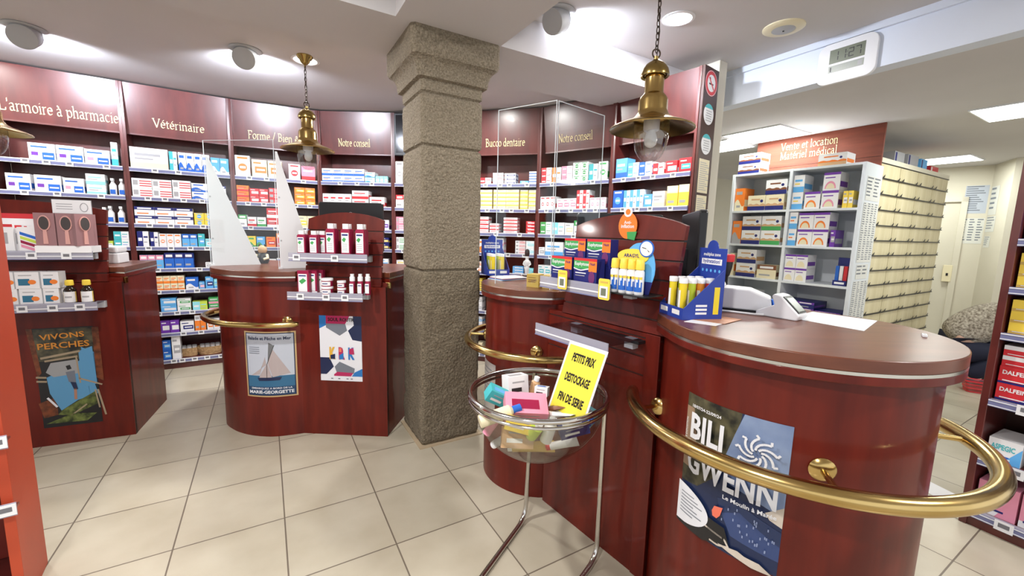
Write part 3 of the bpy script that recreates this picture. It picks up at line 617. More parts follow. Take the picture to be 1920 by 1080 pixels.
def slatwall(root_loc_owner, fr, u0, u1, zend, zpk, grooves_lo, U0, U1, pw=.06):
    """panel in front of a counter: upright below 1.08 m, leaning back above"""
    r = root_loc_owner; C0 = Vector(r.location); g = MB(); T = Matrix.Translation(-C0) @ Matrix.Translation(fr.o) @ Matrix.Rotation(fr.rz, 4, 'Z')
    gz = [z for z in (.90, .98, 1.06, 1.14, 1.22, 1.30, 1.38, 1.46)]
    lean = lambda z: max(0, z - 1.08) * LEAN
    # lower board
    lo = MB(); lo.T = T; z = 0
    for zz in [q for q in gz if q < 1.08 and grooves_lo] + [1.085]:
        lo.box(U0, U1, .0, .03, z, zz - .004, WOOD); z = zz + .004
    lo.box(U0, U1, .006, .03, .0, 1.08, DARKW); lo.build('front_board', r)
    up = MB(); up.T = T; zs = [1.085] + [q for q in gz if q > 1.09] + [zend]
    for a, b in zip(zs, zs[1:]):
        a2, b2 = (a + .004 if a > 1.09 else a), (b - .004 if b < zend else b)
        ya, yb = lean(a2), lean(b2)
        up.add([(u0, ya, a2), (u1, ya, a2), (u1, yb, b2), (u0, yb, b2), (u0, ya + .022, a2), (u1, ya + .022, a2), (u1, yb + .022, b2), (u0, yb + .022, b2)],
               [(0, 1, 2, 3), (4, 7, 6, 5), (0, 4, 5, 1), (3, 2, 6, 7), (0, 3, 7, 4), (1, 5, 6, 2)], WOOD)
    # arched top
    n = 14; pts = [(u0 + (u1 - u0) * i / n, zend + (zpk - zend) * math.sin(PI * i / n) ** .8) for i in range(n + 1)]
    pts = [(p[0], p[1] + .0) for p in pts]; f = []; k = len(pts)
    vs = [(p[0], lean(p[1]) + d, p[1]) for d in (0, .022) for p in pts]
    up.add(vs, [tuple(range(k)), tuple(range(k, 2 * k))[::-1]] + [(i + 1, i, k + i, k + i + 1) for i in range(k - 1)], WOOD)
    ya, yb = lean(1.085) + .008, lean(zend) + .008
    up.add([(u0 + .004, ya, 1.09), (u1 - .004, ya, 1.09), (u1 - .004, yb, zend), (u0 + .004, yb, zend)], [(0, 1, 2, 3)], DARKW)
    up.build('slat_panel', r)
    return r
def tray(r, fr, u0, u1, z, outd, tags=(), clips=()):
    """clear shelf hooked into the slats with a price channel"""
    C0 = Vector(r.location); T = Matrix.Translation(-C0) @ Matrix.Translation(fr.o) @ Matrix.Rotation(fr.rz, 4, 'Z')
    m = MB(); m.T = T; m.box(u0, u1, -outd, -.002, z - .006, z - .001, ACRY); s = m.build('acrylic_shelf', r)
    m = MB(); m.T = T; m.box(u0 - .01, u1 + .01, -outd - .006, -outd, z - .042, z + .012, CHAN); m.box(u0 - .01, u1 + .01, -outd - .0075, -outd - .006, z - .024, z - .018, WHITEP); m.box(u0 - .01, u1 + .01, -outd - .0085, -outd - .006, z - .042, z - .038, RAILM)
    m.build('price_channel', s)
    for c in clips: m = MB(); m.T = T; m.box(c - .022, c + .022, -.035, 0, z - .045, z - .002, GREYP); m.build('hook_clip', s)
    for c in tags:
        o = bpy.data.objects.new('price_label', TAGME); COL.objects.link(o); o.parent = s; o.location = T @ Vector((c, -outd - .009, z - .018)); o.rotation_euler.z = fr.rz; o.scale = (.95, .95, .95)
FM = Frame((-1.473, 2.841), (1, -.035)); FL = Frame((-3.10, 2.547), (.479, .215)); FR_ = Frame((.2, 2.15), (.398, -.538))
# middle counter
mcurve = cat_rom([(-2.19, 3.45), (-2.185, 3.2), (-2.14, 2.99), (-2.0, 2.865), (-1.854, 2.798), (-1.712, 2.775), (-1.606, 2.79), (-1.473, 2.841)])
mbody = mcurve + [(-1.47, 2.872), (-.864, 2.852), (-.79, 3.60), (-2.15, 3.66)]
mtop = cat_rom([(-2.225, 3.45), (-2.22, 3.2), (-2.175, 2.975), (-2.02, 2.835), (-1.865, 2.765), (-1.712, 2.74), (-1.60, 2.755), (-1.47, 2.80)]) + [(-1.44, 2.925), (-.93, 2.905), (-.85, 2.87), (-.765, 3.64), (-2.17, 3.70)]
CM = counter('mahogany counter in the middle with a rounded left end, white fins and a brass rail', mbody, mtop)
slatwall(CM, FM, .045, .575, 1.535, 1.585, False, -.0, .609)
tray(CM, FM, .04, .535, 1.30, .15, (.085, .335), (.12, .50)); tray(CM, FM, .02, .50, 1.045, .15, (.10, .27, .395), (.48,))
# left counter
lb = [(-3.75, 2.26), (-3.10, 2.560), (-2.63, 2.772), (-2.897, 3.358), (-4.0, 2.87)]; o_ = Vector((-.409 * .03, .912 * .03))
lbody = [(-3.75 + o_.x, 2.26 + o_.y), (-2.623 + o_.x, 2.762 + o_.y), (-2.897, 3.358), (-4.0, 2.87)]
CLc = counter('mahogany counter on the left with hairbrushes on its upper shelf and a poster below', lbody, [(-3.76, 2.32), (-2.70, 2.795), (-2.628, 2.80), (-2.905, 3.385), (-4.02, 2.90)])
slatwall(CLc, FL, -.55, .455, 1.555, 1.60, False, -.6, .525)
tray(CLc, FL, -.2, .445, 1.283, .15, (.18, .335), (.40,)); tray(CLc, FL, -.2, .44, .962, .15, (.11, .245, .37), (.42,))
# right counter: round end, slat panel, drum
c2c, drc = (.19, 2.515), (1.002, 1.455)
rbody = circ(c2c, .345, 140, 268) + [(.235, 2.172), (.615, 1.635), (.607, 1.58)] + circ(drc, .395, 182, 372, 44) + [(1.37, 1.64), (1.25, 1.77), (1.14, 1.80), (.95, 2.28), (.45, 2.90), (-.03, 2.90)]
rtop = circ(c2c, .375, 140, 275) + [(.262, 2.165), (.295, 2.17), (.645, 1.70), (.60, 1.665), (.572, 1.60)] + circ(drc, .432, 180, 365, 44) + [(1.405, 1.60), (1.27, 1.80), (1.155, 1.825), (.97, 2.30), (.47, 2.935), (-.02, 2.935)]
CRt = counter('large mahogany counter on the right with a drum at its near end', rbody, rtop)
slatwall(CRt, FR_, .095, .69, 1.52, 1.572, True, 0, .665)
tray(CRt, FR_, .085, .50, 1.262, .13, (), (.15, .52)); tray(CRt, FR_, .17, .58, 1.055, .22, (), (.22, .54))
C0 = Vector(CRt.location); m = MB(); m.T = Matrix.Translation(-C0) @ Matrix.Translation(FR_.o) @ Matrix.Rotation(FR_.rz, 4, 'Z')
m.box(.49, .665, -.13, -.002, 1.245, 1.25, BLACKP); m.build('shelf_extension', CRt); m2 = MB(); m2.T = m.T; m2.box(.20, .60, -.05, -.004, 1.04, 1.052, BLACKP).build('shelf_bracket', CRt)
m = MB(); m.T = Matrix.Translation(-C0) @ Matrix.Translation(FR_.o) @ Matrix.Rotation(FR_.rz, 4, 'Z'); m.box(.60, .668, -.006, .0, 0, 1.083, WOOD); m.build('corner_post', CRt, bevel=.002)
# brass corner guards
for q, rt in (((-2.628, 2.80), CLc), ((-.85, 2.872), CM)):
    C1 = Vector(rt.location); m = MB().box(q[0] - C1.x - .03, q[0] - C1.x + .003, q[1] - C1.y - .003, q[1] - C1.y + .02, ZT - .11, ZT - .068, BRASSD); m.build('corner_guard', rt, bevel=.003)
# brass handrails
def handrail(path, brackets, label, r=.0245):
    c = path[len(path) // 2]; t = thing('brass_handrail', label, 'handrail', (c[0], c[1], 0), 0, 'brass rails around the counters'); C1 = Vector(t.location)
    pts = [Vector(p) - C1 for p in path]; rs = [r * .55, r * .9] + [r] * (len(pts) - 4) + [r * .9, r * .55]
    m = MB(); m.tube(pts, rs, BRASS, 18); m.build('rail', t, smooth=50)
    for a, b in brackets:      # from body surface to rail
        a, b = Vector(a) - C1, Vector(b) - C1; d = (b - a).normalized(); m = MB(); m.tube([a + d * .012, b], .0085, BRASS, 12); m.tube([a, a + d * .004, a + d * .010, a + d * .016], [.034, .034, .028, .012], BRASS, 24); m.build('bracket', t, smooth=40)
    return t
def ring(c, r, a0, a1, z, n=44): return [(x, y, z) for x, y in circ(c, r, a0, a1, n)]
def brk(c, r0, r1, a, z): ca, sa = math.cos(math.radians(a)), math.sin(math.radians(a)); return ((c[0] + r0 * ca, c[1] + r0 * sa, z), (c[0] + r1 * ca, c[1] + r1 * sa, z))
handrail(ring(drc, .528, 156, 358, .848, 60), [((.600, 1.60, .80), (.495, 1.53, .82)), brk(drc, .395, .52, 251, .848), brk(drc, .395, .52, 340, .848)], 'thick curved brass rail around the drum of the right counter')
handrail(ring(c2c, .455, 138, 288, .835), [brk(c2c, .345, .45, 262, .845), brk(c2c, .345, .45, 176, .845)], 'curved brass rail on the rounded counter end just right of the pillar', .021)
mr = cat_rom([(-2.14, 3.32), (-2.24, 3.2), (-2.235, 2.98), (-2.11, 2.82), (-1.93, 2.72), (-1.72, 2.685), (-1.58, 2.70), (-1.44, 2.76)], 7)
handrail([(x, y, .825) for x, y in mr], [((-1.545, 2.815, .83), (-1.52, 2.725, .825)), ((-2.175, 3.1, .83), (-2.24, 3.07, .825))], 'curved brass rail on the middle counter above the sailing poster', .02)

# ------------------------------------------------------------ posters
NAVY, WHT, GRY, BLK = mat('print_navy', (.012, .022, .07), .3), mat('print_white', (.72, .73, .78), .3), mat('print_grey', (.16, .18, .22), .3), mat('print_black', (.012, .012, .014), .3)
SEA, SKYB, SAND, FOL, ORG = mat('print_sea', (.03, .13, .25), .3), noisy('print_sky', (.10, .15, .30), (.22, .29, .45), 6, .3), noisy('print_sand', (.45, .38, .32), (.62, .55, .48), 14, .3), noisy('print_foliage', (.01, .012, .012), (.10, .09, .05), 22, .3), mat('print_coral', (.75, .16, .10), .3)
drum_cv = Curve([(.602, 1.60)] + circ(drc, .395, 180, 300, 60))
# exhibition poster on the drum
a0 = drum_cv.L[1] + .395 * math.radians(193 - 180)
s = Sheet(drum_cv, a0, .487, .325, .468)
s.rect(0, 1, 0, 1, NAVY)
s.poly([(0, .32), (.22, .35), (.42, .50), (.55, .72), (.6, 1), (0, 1)], FOL); s.poly([(0, .45), (.10, .45), (.16, .70), (.10, .90), (0, .9)], mat('print_tan', (.30, .20, .13), .3))
s.poly([(.62, 1), (.55, .84), (.48, .66), (.52, .50), (.75, .46), (1, .40), (1, 1)], SKYB); s.poly([(.86, .40), (1, .47), (1, .33), (.9, .36)], SAND)
s.poly([(.45, .36), (.6, .40), (1, .30), (1, .12), (.62, .18), (.5, .24)], mat('print_slate', (.02, .035, .10), .3)); s.poly([(.5, .27), (.66, .33), (1, .20), (1, .10), (.6, .14)], mat('print_house', (.035, .06, .17), .3))
random.seed(3)
for k in range(30): x = .5 + .45 * random.random(); z = .36 - (x - .5) * .15 - .17 * random.random(); s.rect(x, x + .010, z, z + .018, mat('print_lights', (.24, .29, .46), .3))
s.poly([(0, 0), (.35, 0), (.6, .08), (.55, .18), (.3, .2), (0, .1)], BLK); s.line([(.36, .12), (.56, .10), (.60, .06), (.50, .035), (.42, .04)], .003, SAND)
s.poly([(.50, .05), (.68, .07), (.74, .055), (.86, .05), (.97, .0), (.80, .0), (.6, .03)], SAND)
s.poly([(.42, .26), (.44, .30), (.52, .315), (.50, .25), (.47, .22), (.43, .225)], ORG)
s.poly([(0, .32)] + [(.39 * math.cos(math.radians(a)), .17 + .15 * math.sin(math.radians(a))) for a in range(80, -80, -8)] + [(0, .02)], WHT)
for j in range(7): s.rect(.05, .22 + .05 * (j % 3), .25 - j * .025, .257 - j * .025, GRY)
s.text('BILI', .285, .785, WHT, .36, .19, .03); s.text('GWENN', .52, .53, WHT, .84, .185, .03)
s.text('18/07/24-22/09/24', .27, .93, WHT, .32, None, .02); s.text('Le Moulin à Marée', .73, .40, WHT, .44, None, .02)
s.text('VISITE GUIDEE EXPOSITION', .055, .68, WHT, .42, None, .01, PI / 2)
for k in range(9):
    a = k * 2 * PI / 9; P_ = [(.755 + .165 * r_ * math.cos(a + 1.7 * (1 - r_)), .775 + .165 * r_ * math.sin(a + 1.7 * (1 - r_)) * .325 / .468) for r_ in (.22, .38, .55, .7, .82, .92)]
    P_.append((P_[-1][0] + .035 * math.cos(a + .9), P_[-1][1] + .025 * math.sin(a + .9))); s.line(P_, .0032, WHT)
s.done('exhibition_poster', 'dark blue poster reading BILI GWENN with a white spiral on the drum', 'poster')
# boat trip poster on the middle counter
mcv = Curve(mcurve); 
def s_at(cv, px, z):
    best = min((abs(px_of(cv.at(cv.L[-1] * i / 600, z))[0] - px), i) for i in range(240, 601)); return cv.L[-1] * best[1] / 600
s0 = s_at(mcv, 459, .7); s1 = s_at(mcv, 555, .7)
s = Sheet(mcv, s0, .293, s1 - s0, .467); TAN = mat('print_gilt', (.50, .34, .16), .3); PALE = mat('print_pale', (.48, .52, .60), .3)
s.rect(0, 1, 0, 1, TAN); s.rect(.03, .97, .02, .98, NAVY); s.rect(.05, .95, .035, .965, PALE); s.rect(.05, .95, .035, .33, SEA); s.rect(.05, .95, .035, .16, mat('print_deepsea', (.015, .05, .12), .3))
SAIL = mat('print_sail', (.42, .36, .36), .3); SAILD = mat('print_sail_dark', (.15, .16, .17), .3)
s.poly([(.55, .76), (.88, .36), (.55, .31), (.47, .52)], SAIL); s.poly([(.46, .52), (.54, .30), (.28, .29), (.32, .36)], SAIL); s.poly([(.42, .62), (.44, .5), (.12, .33), (.30, .35)], SAIL); s.poly([(.50, .84), (.60, .79), (.47, .53)], SAILD)
s.poly([(.25, .30), (.72, .31), (.68, .26), (.28, .25)], NAVY); s.line([(.60, .8), (.45, .5), (.44, .28)], .0015, BLK)
s.text('Balade et Pêche en Mer', .5, .90, NAVY, .82, .05, .02)
for j in range(4): s.rect(.1, .32, .76 - j * .03, .768 - j * .03, GRY)
s.text('EMBARQUEZ A BORD DE LA', .51, .135, WHT, .78, .032, .02); s.text('MARIE-GEORGETTE', .5, .08, WHT, .86, .05, .03)
s.done('sailing_poster', 'gilt-edged poster of a sailing boat under the brass rail of the middle counter', 'poster')
# street festival poster
fcv = Curve([tuple(FM.p(-.05)[:2]), tuple(FM.p(.7)[:2])]); MAG, BLU = mat('print_magenta', (.42, .02, .10), .3), mat('print_blue', (.02, .17, .48), .3)
s = Sheet(fcv, .05 + .137, .405, .298, .468)
s.rect(0, 1, 0, 1, WHT); s.poly([(0, 1), (.2, 1), (.18, .86), (0, .8)], BLU); s.poly([(.16, 1), (.72, 1), (.6, .86), (.16, .87)], MAG); s.poly([(.8, 1), (1, 1), (1, .62), (.78, .64), (.68, .78), (.82, .86)], NAVY)
s.poly([(.16, .88), (.62, .88), (.66, .78), (.48, .70), (.16, .82)], GRY); s.poly([(0, .36), (.22, .36), (.32, .22), (.14, .1), (0, .1)], NAVY); s.poly([(.34, .22), (.46, .3), (.82, .2), (.8, .12), (.4, .1)], GRY)
s.poly([(.32, .1), (.4, .14), (.78, .13), (.72, .07), (.32, .07)], MAG); s.poly([(.82, .14), (1, .2), (1, .07), (.74, .07)], BLU); s.rect(0, 1, 0, .075, WHT)
s.text('SOUL ROUTR', .52, .945, BLK, .62, .055, .03)
for t_, x, ms in (('K', .3, (mat('print_amber', (.7, .4, .05), .3),)), ('R', .52, (MAG,)), ('K', .75, (BLU,))): s.text(t_, x, .43, ms[0], .15, .19, .05)
s.poly([(.25, .34), (.36, .34), (.36, .42), (.25, .40)], NAVY); s.poly([(.46, .34), (.56, .34), (.56, .44), (.46, .40)], BLU); s.poly([(.70, .42), (.82, .42), (.80, .52), (.70, .50)], MAG); s.poly([(.46, .45), (.52, .45), (.52, .51), (.46, .51)], ORG)
for x in (.25, .42, .62, .72): s.rect(x, x + .05, .03, .045, GRY)
s.done('festival_poster', 'white poster with navy and grey facets on the flat front of the middle counter', 'poster')
# poster on the left counter
lcv = Curve([tuple(FL.p(-.1)[:2]), tuple(FL.p(.6)[:2])]); s = Sheet(lcv, .1 + .035, .125, .35, .68)
BR, GRN = noisy('print_bark', (.07, .02, .008), (.20, .055, .02), 30, .4), noisy('print_grass', (.02, .03, .01), (.16, .20, .05), 30, .4)
s.rect(.08, .92, 0, .98, BLK); s.rect(.09, .90, .66, .97, FOL); s.poly([(0, .98), (.08, .98), (.14, .55), (.08, .5)], BR); s.poly([(.9, .97), (1, .97), (1, .42), (.9, .46)], BR); s.poly([(.05, .25), (.3, .3), (.3, .12), (.1, .1)], BR)
BL2 = mat('print_lake', (.10, .30, .52), .3); s.poly([(.2, .5), (.4, .55), (.9, .72), (.72, .78), (.9, .3), (.6, .25), (.35, .16), (.22, .34)], BL2); s.poly([(.68, .74), (.88, .78), (.9, .4), (.68, .36)], BL2)
s.poly([(.2, .55), (.28, .64), (.66, .66), (.66, .52), (.3, .5)], mat('print_haze', (.32, .33, .34), .4)); s.poly([(.35, .16), (.88, .33), (.9, .2), (.5, .1), (.3, .12)], GRN); s.poly([(.12, .04), (.5, .12), (.85, .1), (.7, .03)], GRN)
LOG = mat('print_log', (.34, .27, .18), .4); s.line([(.15, .69), (.7, .74)], .007, LOG); s.line([(.2, .66), (.66, .69)], .006, LOG); s.line([(.06, .51), (.2, .50)], .006, LOG); s.line([(.06, .47), (.2, .46)], .006, LOG); s.line([(.64, .68), (.66, .42)], .004, LOG)
s.line([(.64, .47), (.97, .385)], .005, LOG); s.line([(.48, .10), (.72, .2)], .004, LOG); s.line([(.9, .34), (.98, .07)], .005, LOG); s.line([(.86, .34), (.9, .15)], .004, LOG); s.line([(.18, .3), (.3, .2)], .006, WHT)
s.poly([(.48, .60), (.54, .61), (.56, .57), (.5, .56)], BLK); s.poly([(.47, .54), (.6, .55), (.6, .42), (.5, .44)], GRY); s.poly([(.52, .44), (.6, .43), (.62, .36), (.56, .36)], NAVY); s.line([(.58, .37), (.57, .26)], .007, mat('print_skin', (.4, .2, .13), .4))
YO = mat('print_amber2', (.55, .22, .03), .3); s.text('VIVONS', .48, .90, YO, .62, .055, .02, .06); s.text('PERCHES', .49, .81, YO, .72, .06, .02, .03)
s.done('forest_poster', 'dark poster reading VIVONS PERCHES on the left counter front', 'poster')
# paper on the rounded end beside the pillar
ccv = Curve(circ(c2c, .345, 180, 268, 40)); s = Sheet(ccv, .03, .42, .2, .30); s.rect(0, 1, 0, 1, mat('print_offwhite', (.5, .47, .46), .4))
for j in range(8): s.rect(.1, .8, .85 - j * .08, .87 - j * .08, GRY)
s.done('paper_notice', 'off-white notice stuck low on the rounded counter end behind the bowl', 'notice')

# ------------------------------------------------------------ white fins and clear screens
def fin(p, ang, pts, label):
    m = MB().yprism(pts, -.004, .004, WHITEP); fx = m.build('panel', None, bevel=.001)
    t = thing('white_fin', label, 'screen support', (p[0], p[1], ZT), ang, 'white fins on the middle counter'); fx.parent = t
    m = MB().box(-.01, .012, -.014, .014, 0, .012, WHITEP); f = m.build('foot', t)
    for z in (.2, .5): m = MB().tube([(.012, -.0065, z), (.012, .0065, z)], .006, GREYP, 10); m.build('screw', t)
    return t
def fint(p, tx, toppx, wpx, lab):
    # straight edge on the left, slanting edge on the right
    fin(p, tx, [(0, 0), (wpx, 0), (.012, toppx), (0, toppx)], lab)
fint((-2.20, 3.04), math.radians(42), .785, .31, 'left white triangular fin holding the clear screen on the middle counter')
fint((-1.655, 2.955), math.radians(42), .81, .24, 'right white triangular fin beside the red bottles on the middle counter')
def pane(a, b, z0, z1, label, grp=None):
    d = Vector((b[0] - a[0], b[1] - a[1], 0)); L = d.length; t = thing('clear_screen', label, 'screen', (a[0], a[1], z0), math.atan2(d.y, d.x), grp)
    MB().box(.003, L - .003, -.002, .002, .003, z1 - z0 - .003, PLEXI).build('pane', t)
    e = MB()
    for q in ((0, .003, 0, z1 - z0), (L - .003, L, 0, z1 - z0), (.003, L - .003, z1 - z0 - .003, z1 - z0)): e.box(q[0], q[1], -.002, .002, q[2], q[3], PLEXEDGE)
    e.build('polished_edge', t)
pane((-2.20, 3.025), (-1.655, 2.94), ZT, ZT + .885, 'clear screen between the two white fins on the middle counter')
pane((-.10, 2.42), (.205, 2.215), ZT, ZT + .97, 'clear screen over the rounded counter end, left pane by the pillar', 'clear screens on the right counter')
pane((.213, 2.222), (.50, 2.47), ZT, ZT + .97, 'clear screen over the rounded counter end, right pane behind the slat panel', 'clear screens on the right counter')

# ============================================================ CEILING LIGHTS
def spot(loc, az, label, power):
    """surface-mounted swivel spotlight; az = direction the lens throws its light"""
    t = thing('ceiling_spotlight', label, 'spotlight', loc, az, 'swivel spotlights on the ceiling')
    MB().lathe([(.105, 0), (.11, -.006), (.10, -.014), (.088, -.016)], GREYP, 36).build('mounting_ring', t, smooth=40)
    b_ = MB(); b_.T = Matrix.Translation((-.01, 0, -.058)) @ Matrix.Rotation(math.radians(62), 4, 'Y')
    b_.lathe([(.074, -.062), (.078, -.05), (.078, .045), (.074, .05), (.070, .05), (.068, .03)], GREYP, 32, cap=False); b_.lathe([(.0, -.064), (.07, -.063), (.074, -.062)], GREYP, 32, cap=False); b_.build('lamp_body', t, smooth=40)
    l_ = MB(); l_.T = b_.T; l_.lathe([(0, .032), (.068, .032)], SPOTL, 28, cap=False); l_.build('lens', t)
    d = bpy.data.lights.new('spot', 'SPOT'); d.energy = power; d.spot_size = math.radians(150); d.spot_blend = .6; d.shadow_soft_size = .05; d.color = (.82, .88, 1)
    o = bpy.data.objects.new('spot_beam', d); COL.objects.link(o); q = Matrix.Translation(loc) @ Matrix.Rotation(az, 4, 'Z') @ b_.T @ Matrix.Translation((0, 0, .06)) @ Matrix.Rotation(PI, 4, 'X'); o.matrix_world = q
    return t
spot((-3.34, 3.01, ZB), math.radians(122), 'swivel spotlight at the left end of the ceiling', 130)
spot((-2.02, 3.28, ZB), math.radians(110), 'swivel spotlight on the ceiling left of the hanging brass lamp', 120)
spot((.25, 2.88, ZF), math.radians(50), 'swivel spotlight on the ceiling right of the pillar', 110)
def downlight(loc, label, on=True, power=22, r=.085, grp='recessed downlights'):
    t = thing('downlight', label, 'ceiling light', loc, 0, grp)
    MB().lathe([(r + .018, 0), (r + .018, -.004), (r, -.007), (r - .003, -.002)], WHITEP if on else P('cream'), 36, cap=False).build('trim_ring', t, smooth=40)
    MB().lathe([(0, -.003), (r, -.003)], LAMP if on else GREYP, 32, cap=False).build('diffuser', t)
    if on: area('downlight_beam', (loc[0], loc[1], loc[2] - .012), r * 1.8, power, (1, .97, .93))
    return t
downlight((-1.66, 3.45, ZB), 'lit recessed downlight just behind the left hanging brass lamp')
downlight((1.04, 2.93, ZF), 'lit recessed downlight right of the hanging brass lamp over the slat panel')
t = thing('ceiling_speaker', 'cream ceiling disc with a grey centre near the clock', 'ceiling fitting', (1.78, 3.01, ZF))
MB().lathe([(.125, 0), (.125, -.006), (.11, -.014), (.07, -.016)], P('cream'), 36, cap=False).build('rim', t, smooth=30)
MB().lathe([(0, -.022), (.05, -.02), (.072, -.014)], GREYP, 30, cap=False).build('grille', t, smooth=30)
MB().lathe([(0, -.028), (.006, -.026), (.006, -.02)], P('black'), 12, cap=False).build('centre_screw', t)
# pendants
def pendant(loc, ztop, label, chain_to):
    t = thing('pendant_lamp', label, 'pendant lamp', loc, random.uniform(0, 1), 'brass ship-style pendant lamps'); s_ = .94
    sh = MB().lathe([(.18, -.002), (.181, .0), (.176, .006), (.14, .022), (.10, .036), (.078, .05), (.066, .066), (.062, .078), (.0615, .118), (.056, .132), (.044, .146), (.040, .152), (.040, .222), (.043, .224)], BRASS, 48, cap=False)
    sh.lathe([(.178, -.001), (.14, .016), (.10, .029), (.078, .036), (.074, .03)], BRASSD, 48, cap=False); sh.build('shade', t, smooth=35)
    MB().lathe([(.050, .222), (.059, .218), (.060, .226), (.054, .248), (.040, .268), (.018, .282), (.010, .288), (.010, .30), (0, .302)], BRASSD, 36, cap=False).build('cap', t, smooth=40)
    m = MB(); m.tube([(.018 * math.cos(a), 0, .312 + .018 * math.sin(a)) for a in [2 * PI * i / 16 for i in range(16)]], .0035, IRON, 8, closed=True); m.build('hanging_ring', t, smooth=60)
    MB().lathe([(.074, .03), (.076, .0), (.074, -.04), (.066, -.085), (.050, -.115), (.028, -.135), (0, -.143)], JARG, 32, cap=False).build('glass_jar', t, smooth=70)
    m = MB().lathe([(.03, .05), (.034, .04), (.034, .0), (.03, -.006)], WHITEP, 20); m.build('lamp_holder', t, smooth=40)
    MB().lathe([(.016, -.004), (.022, -.02), (.028, -.045), (.024, -.065), (.012, -.076), (0, -.079)], mat('bulb_glass', (.75, .74, .72), .15), 20, cap=False).build('bulb', t, smooth=70)
    m = MB(); z = .33; k = 0
    while z < chain_to - loc[2] - .07:
        T = Matrix.Translation((0, 0, z)) @ Matrix.Rotation(k * PI / 2 + .3, 4, 'Z'); m.T = T
        m.tube([(.007 * math.cos(a), 0, .016 * math.sin(a)) for a in [2 * PI * i / 12 for i in range(12)]], .0024, IRON, 6, closed=True); z += .0255; k += 1
    m.T = Matrix(); m.tube([(.004, .003, .30), (.006, -.004, .4), (-.004, .004, .52), (.003, 0, chain_to - loc[2] - .02)], .0022, IRON, 6); m.build('chain', t, smooth=60)
    z0 = chain_to - loc[2]; MB().lathe([(.052, z0), (.054, z0 - .006), (.048, z0 - .018), (.036, z0 - .028), (.030, z0 - .045), (.014, z0 - .058), (.006, z0 - .062), (.006, z0 - .075), (0, z0 - .076)], BRASSD, 32, cap=False).build('ceiling_rose', t, smooth=40)
    return t
pendant((-1.50, 3.11, 2.03), 0, 'brass pendant lamp hanging in front of the Forme / Bien être sign', ZS)
pendant((.592, 1.901, 1.94), 0, 'large near brass pendant lamp hanging over the right counter', ZF)
pendant((-3.13, 2.56, 1.99), 0, 'brass pendant lamp cut off by the left edge of the picture', ZF)

# ============================================================ CLOCK
FB = Frame(tuple(eg(3.5, 2.43)[:2]), tuple((-E2)[:2]))
ck = thing('digital_clock', 'white rounded digital clock showing 11:27 on the pale blue bulkhead', 'clock', tuple(FB.p(.965, .001, 2.705)), FB.rz)
def rrect(w_, h_, r, n=7):
    pts = []
    for cx, cz, a in ((w_ / 2 - r, h_ / 2 - r, 0), (-w_ / 2 + r, h_ / 2 - r, 90), (-w_ / 2 + r, -h_ / 2 + r, 180), (w_ / 2 - r, -h_ / 2 + r, 270)): pts += arc(cx, cz, r, r, a, a + 90, n)
    return pts
MB().yprism(rrect(.345, .27, .06), -.028, 0, WHITEP).build('case', ck, bevel=.004)
m = MB(); m.fr(-.10, .105, -.002, .09, LCD, -.0285)
def seg7(mb, ch, cx, cz, w_, h_, mt, y):
    on = {'0': 'abcdef', '1': 'bc', '2': 'abged', '7': 'abc', '3': 'abgcd', '4': 'fgbc', '5': 'afgcd'}[ch]; t = w_ * .18
    S = dict(a=(-w_ / 2, w_ / 2, h_ / 2 - t, h_ / 2), d=(-w_ / 2, w_ / 2, -h_ / 2, -h_ / 2 + t), g=(-w_ / 2, w_ / 2, -t / 2, t / 2), b=(w_ / 2 - t, w_ / 2, .003, h_ / 2), c=(w_ / 2 - t, w_ / 2, -h_ / 2, -.003), f=(-w_ / 2, -w_ / 2 + t, .003, h_ / 2), e=(-w_ / 2, -w_ / 2 + t, -h_ / 2, -.003))
    for k in on: a = S[k]; mb.fr(cx + a[0], cx + a[1], cz + a[2], cz + a[3], mt, y)
for ch, x in zip('1127', (-.062, -.018, .027, .068)): seg7(m, ch, x, .044, .03, .056, P('black'), -.029)
m.fr(.002, .006, .052, .057, P('black'), -.029); m.fr(.002, .006, .030, .035, P('black'), -.029); m.build('time_display', ck)
m = MB(); m.fr(-.10, .105, -.062, -.016, LCD2, -.0285)
for ch, x in zip('0712', (-.045, -.025, .0, .02)): seg7(m, ch, x, -.039, .012, .026, P('grey'), -.029)
m.fr(-.09, -.082, -.055, -.025, P('black'), -.029); m.fr(.07, .095, -.055, -.025, P('grey'), -.029); m.build('date_display', ck)

# ============================================================ BACK ROOM
FC = Frame((2.51, 4.93), (.66, -1.01)); CABM = noisy('cabinet_white', (.68, .72, .76), (.70, .74, .78), 2, .45)
cab = thing('open_cabinet', 'white open shelving cabinet full of nutrition cartons', 'cabinet', tuple(FC.o), FC.rz)
W, D_ = 1.235, .43
for x in (0, .60, W - .03): MB().box(x, x + .03, 0 if x != .60 else .004, D_, 0, 2.2, CABM).build('side_board', cab, bevel=.002)
MB().box(.03, W - .03, D_ - .01, D_, 0, 2.2, CABM).build('back_board', cab)
CZ = [.08, .40, .72, 1.047, 1.418, 1.79, 2.2]
for z in CZ: MB().box(.03, .60, .006, D_ - .012, z - .022, z, CABM).build('shelf', cab); MB().box(.63, W - .03, .006, D_ - .012, z - .022, z, CABM).build('shelf', cab)
def cfill(z, ent, wh, depth=.2): fill(FC, z + .012, -.03, ent, wh, depth, lim=(.034, .596) if 'left' in wh else (.634, W - .034))
cfill(1.79, [(1378, 1396, 1, 1, .255, 'orange-cream-wave'), (1402, 1470, 2, 1, .165, 'cream-tan-arch-navy')], 'lower left top shelf, white cabinet')
cfill(1.418, [(1373, 1390, 1, 1, .26, 'orange-grey-wave'), (1388 + 3, 1426, 1, 2, .31, 'white-tan-arch-navy'), (1427, 1464, 1, 2, .31, 'white-tan-arch-green')], 'left second shelf, white cabinet')
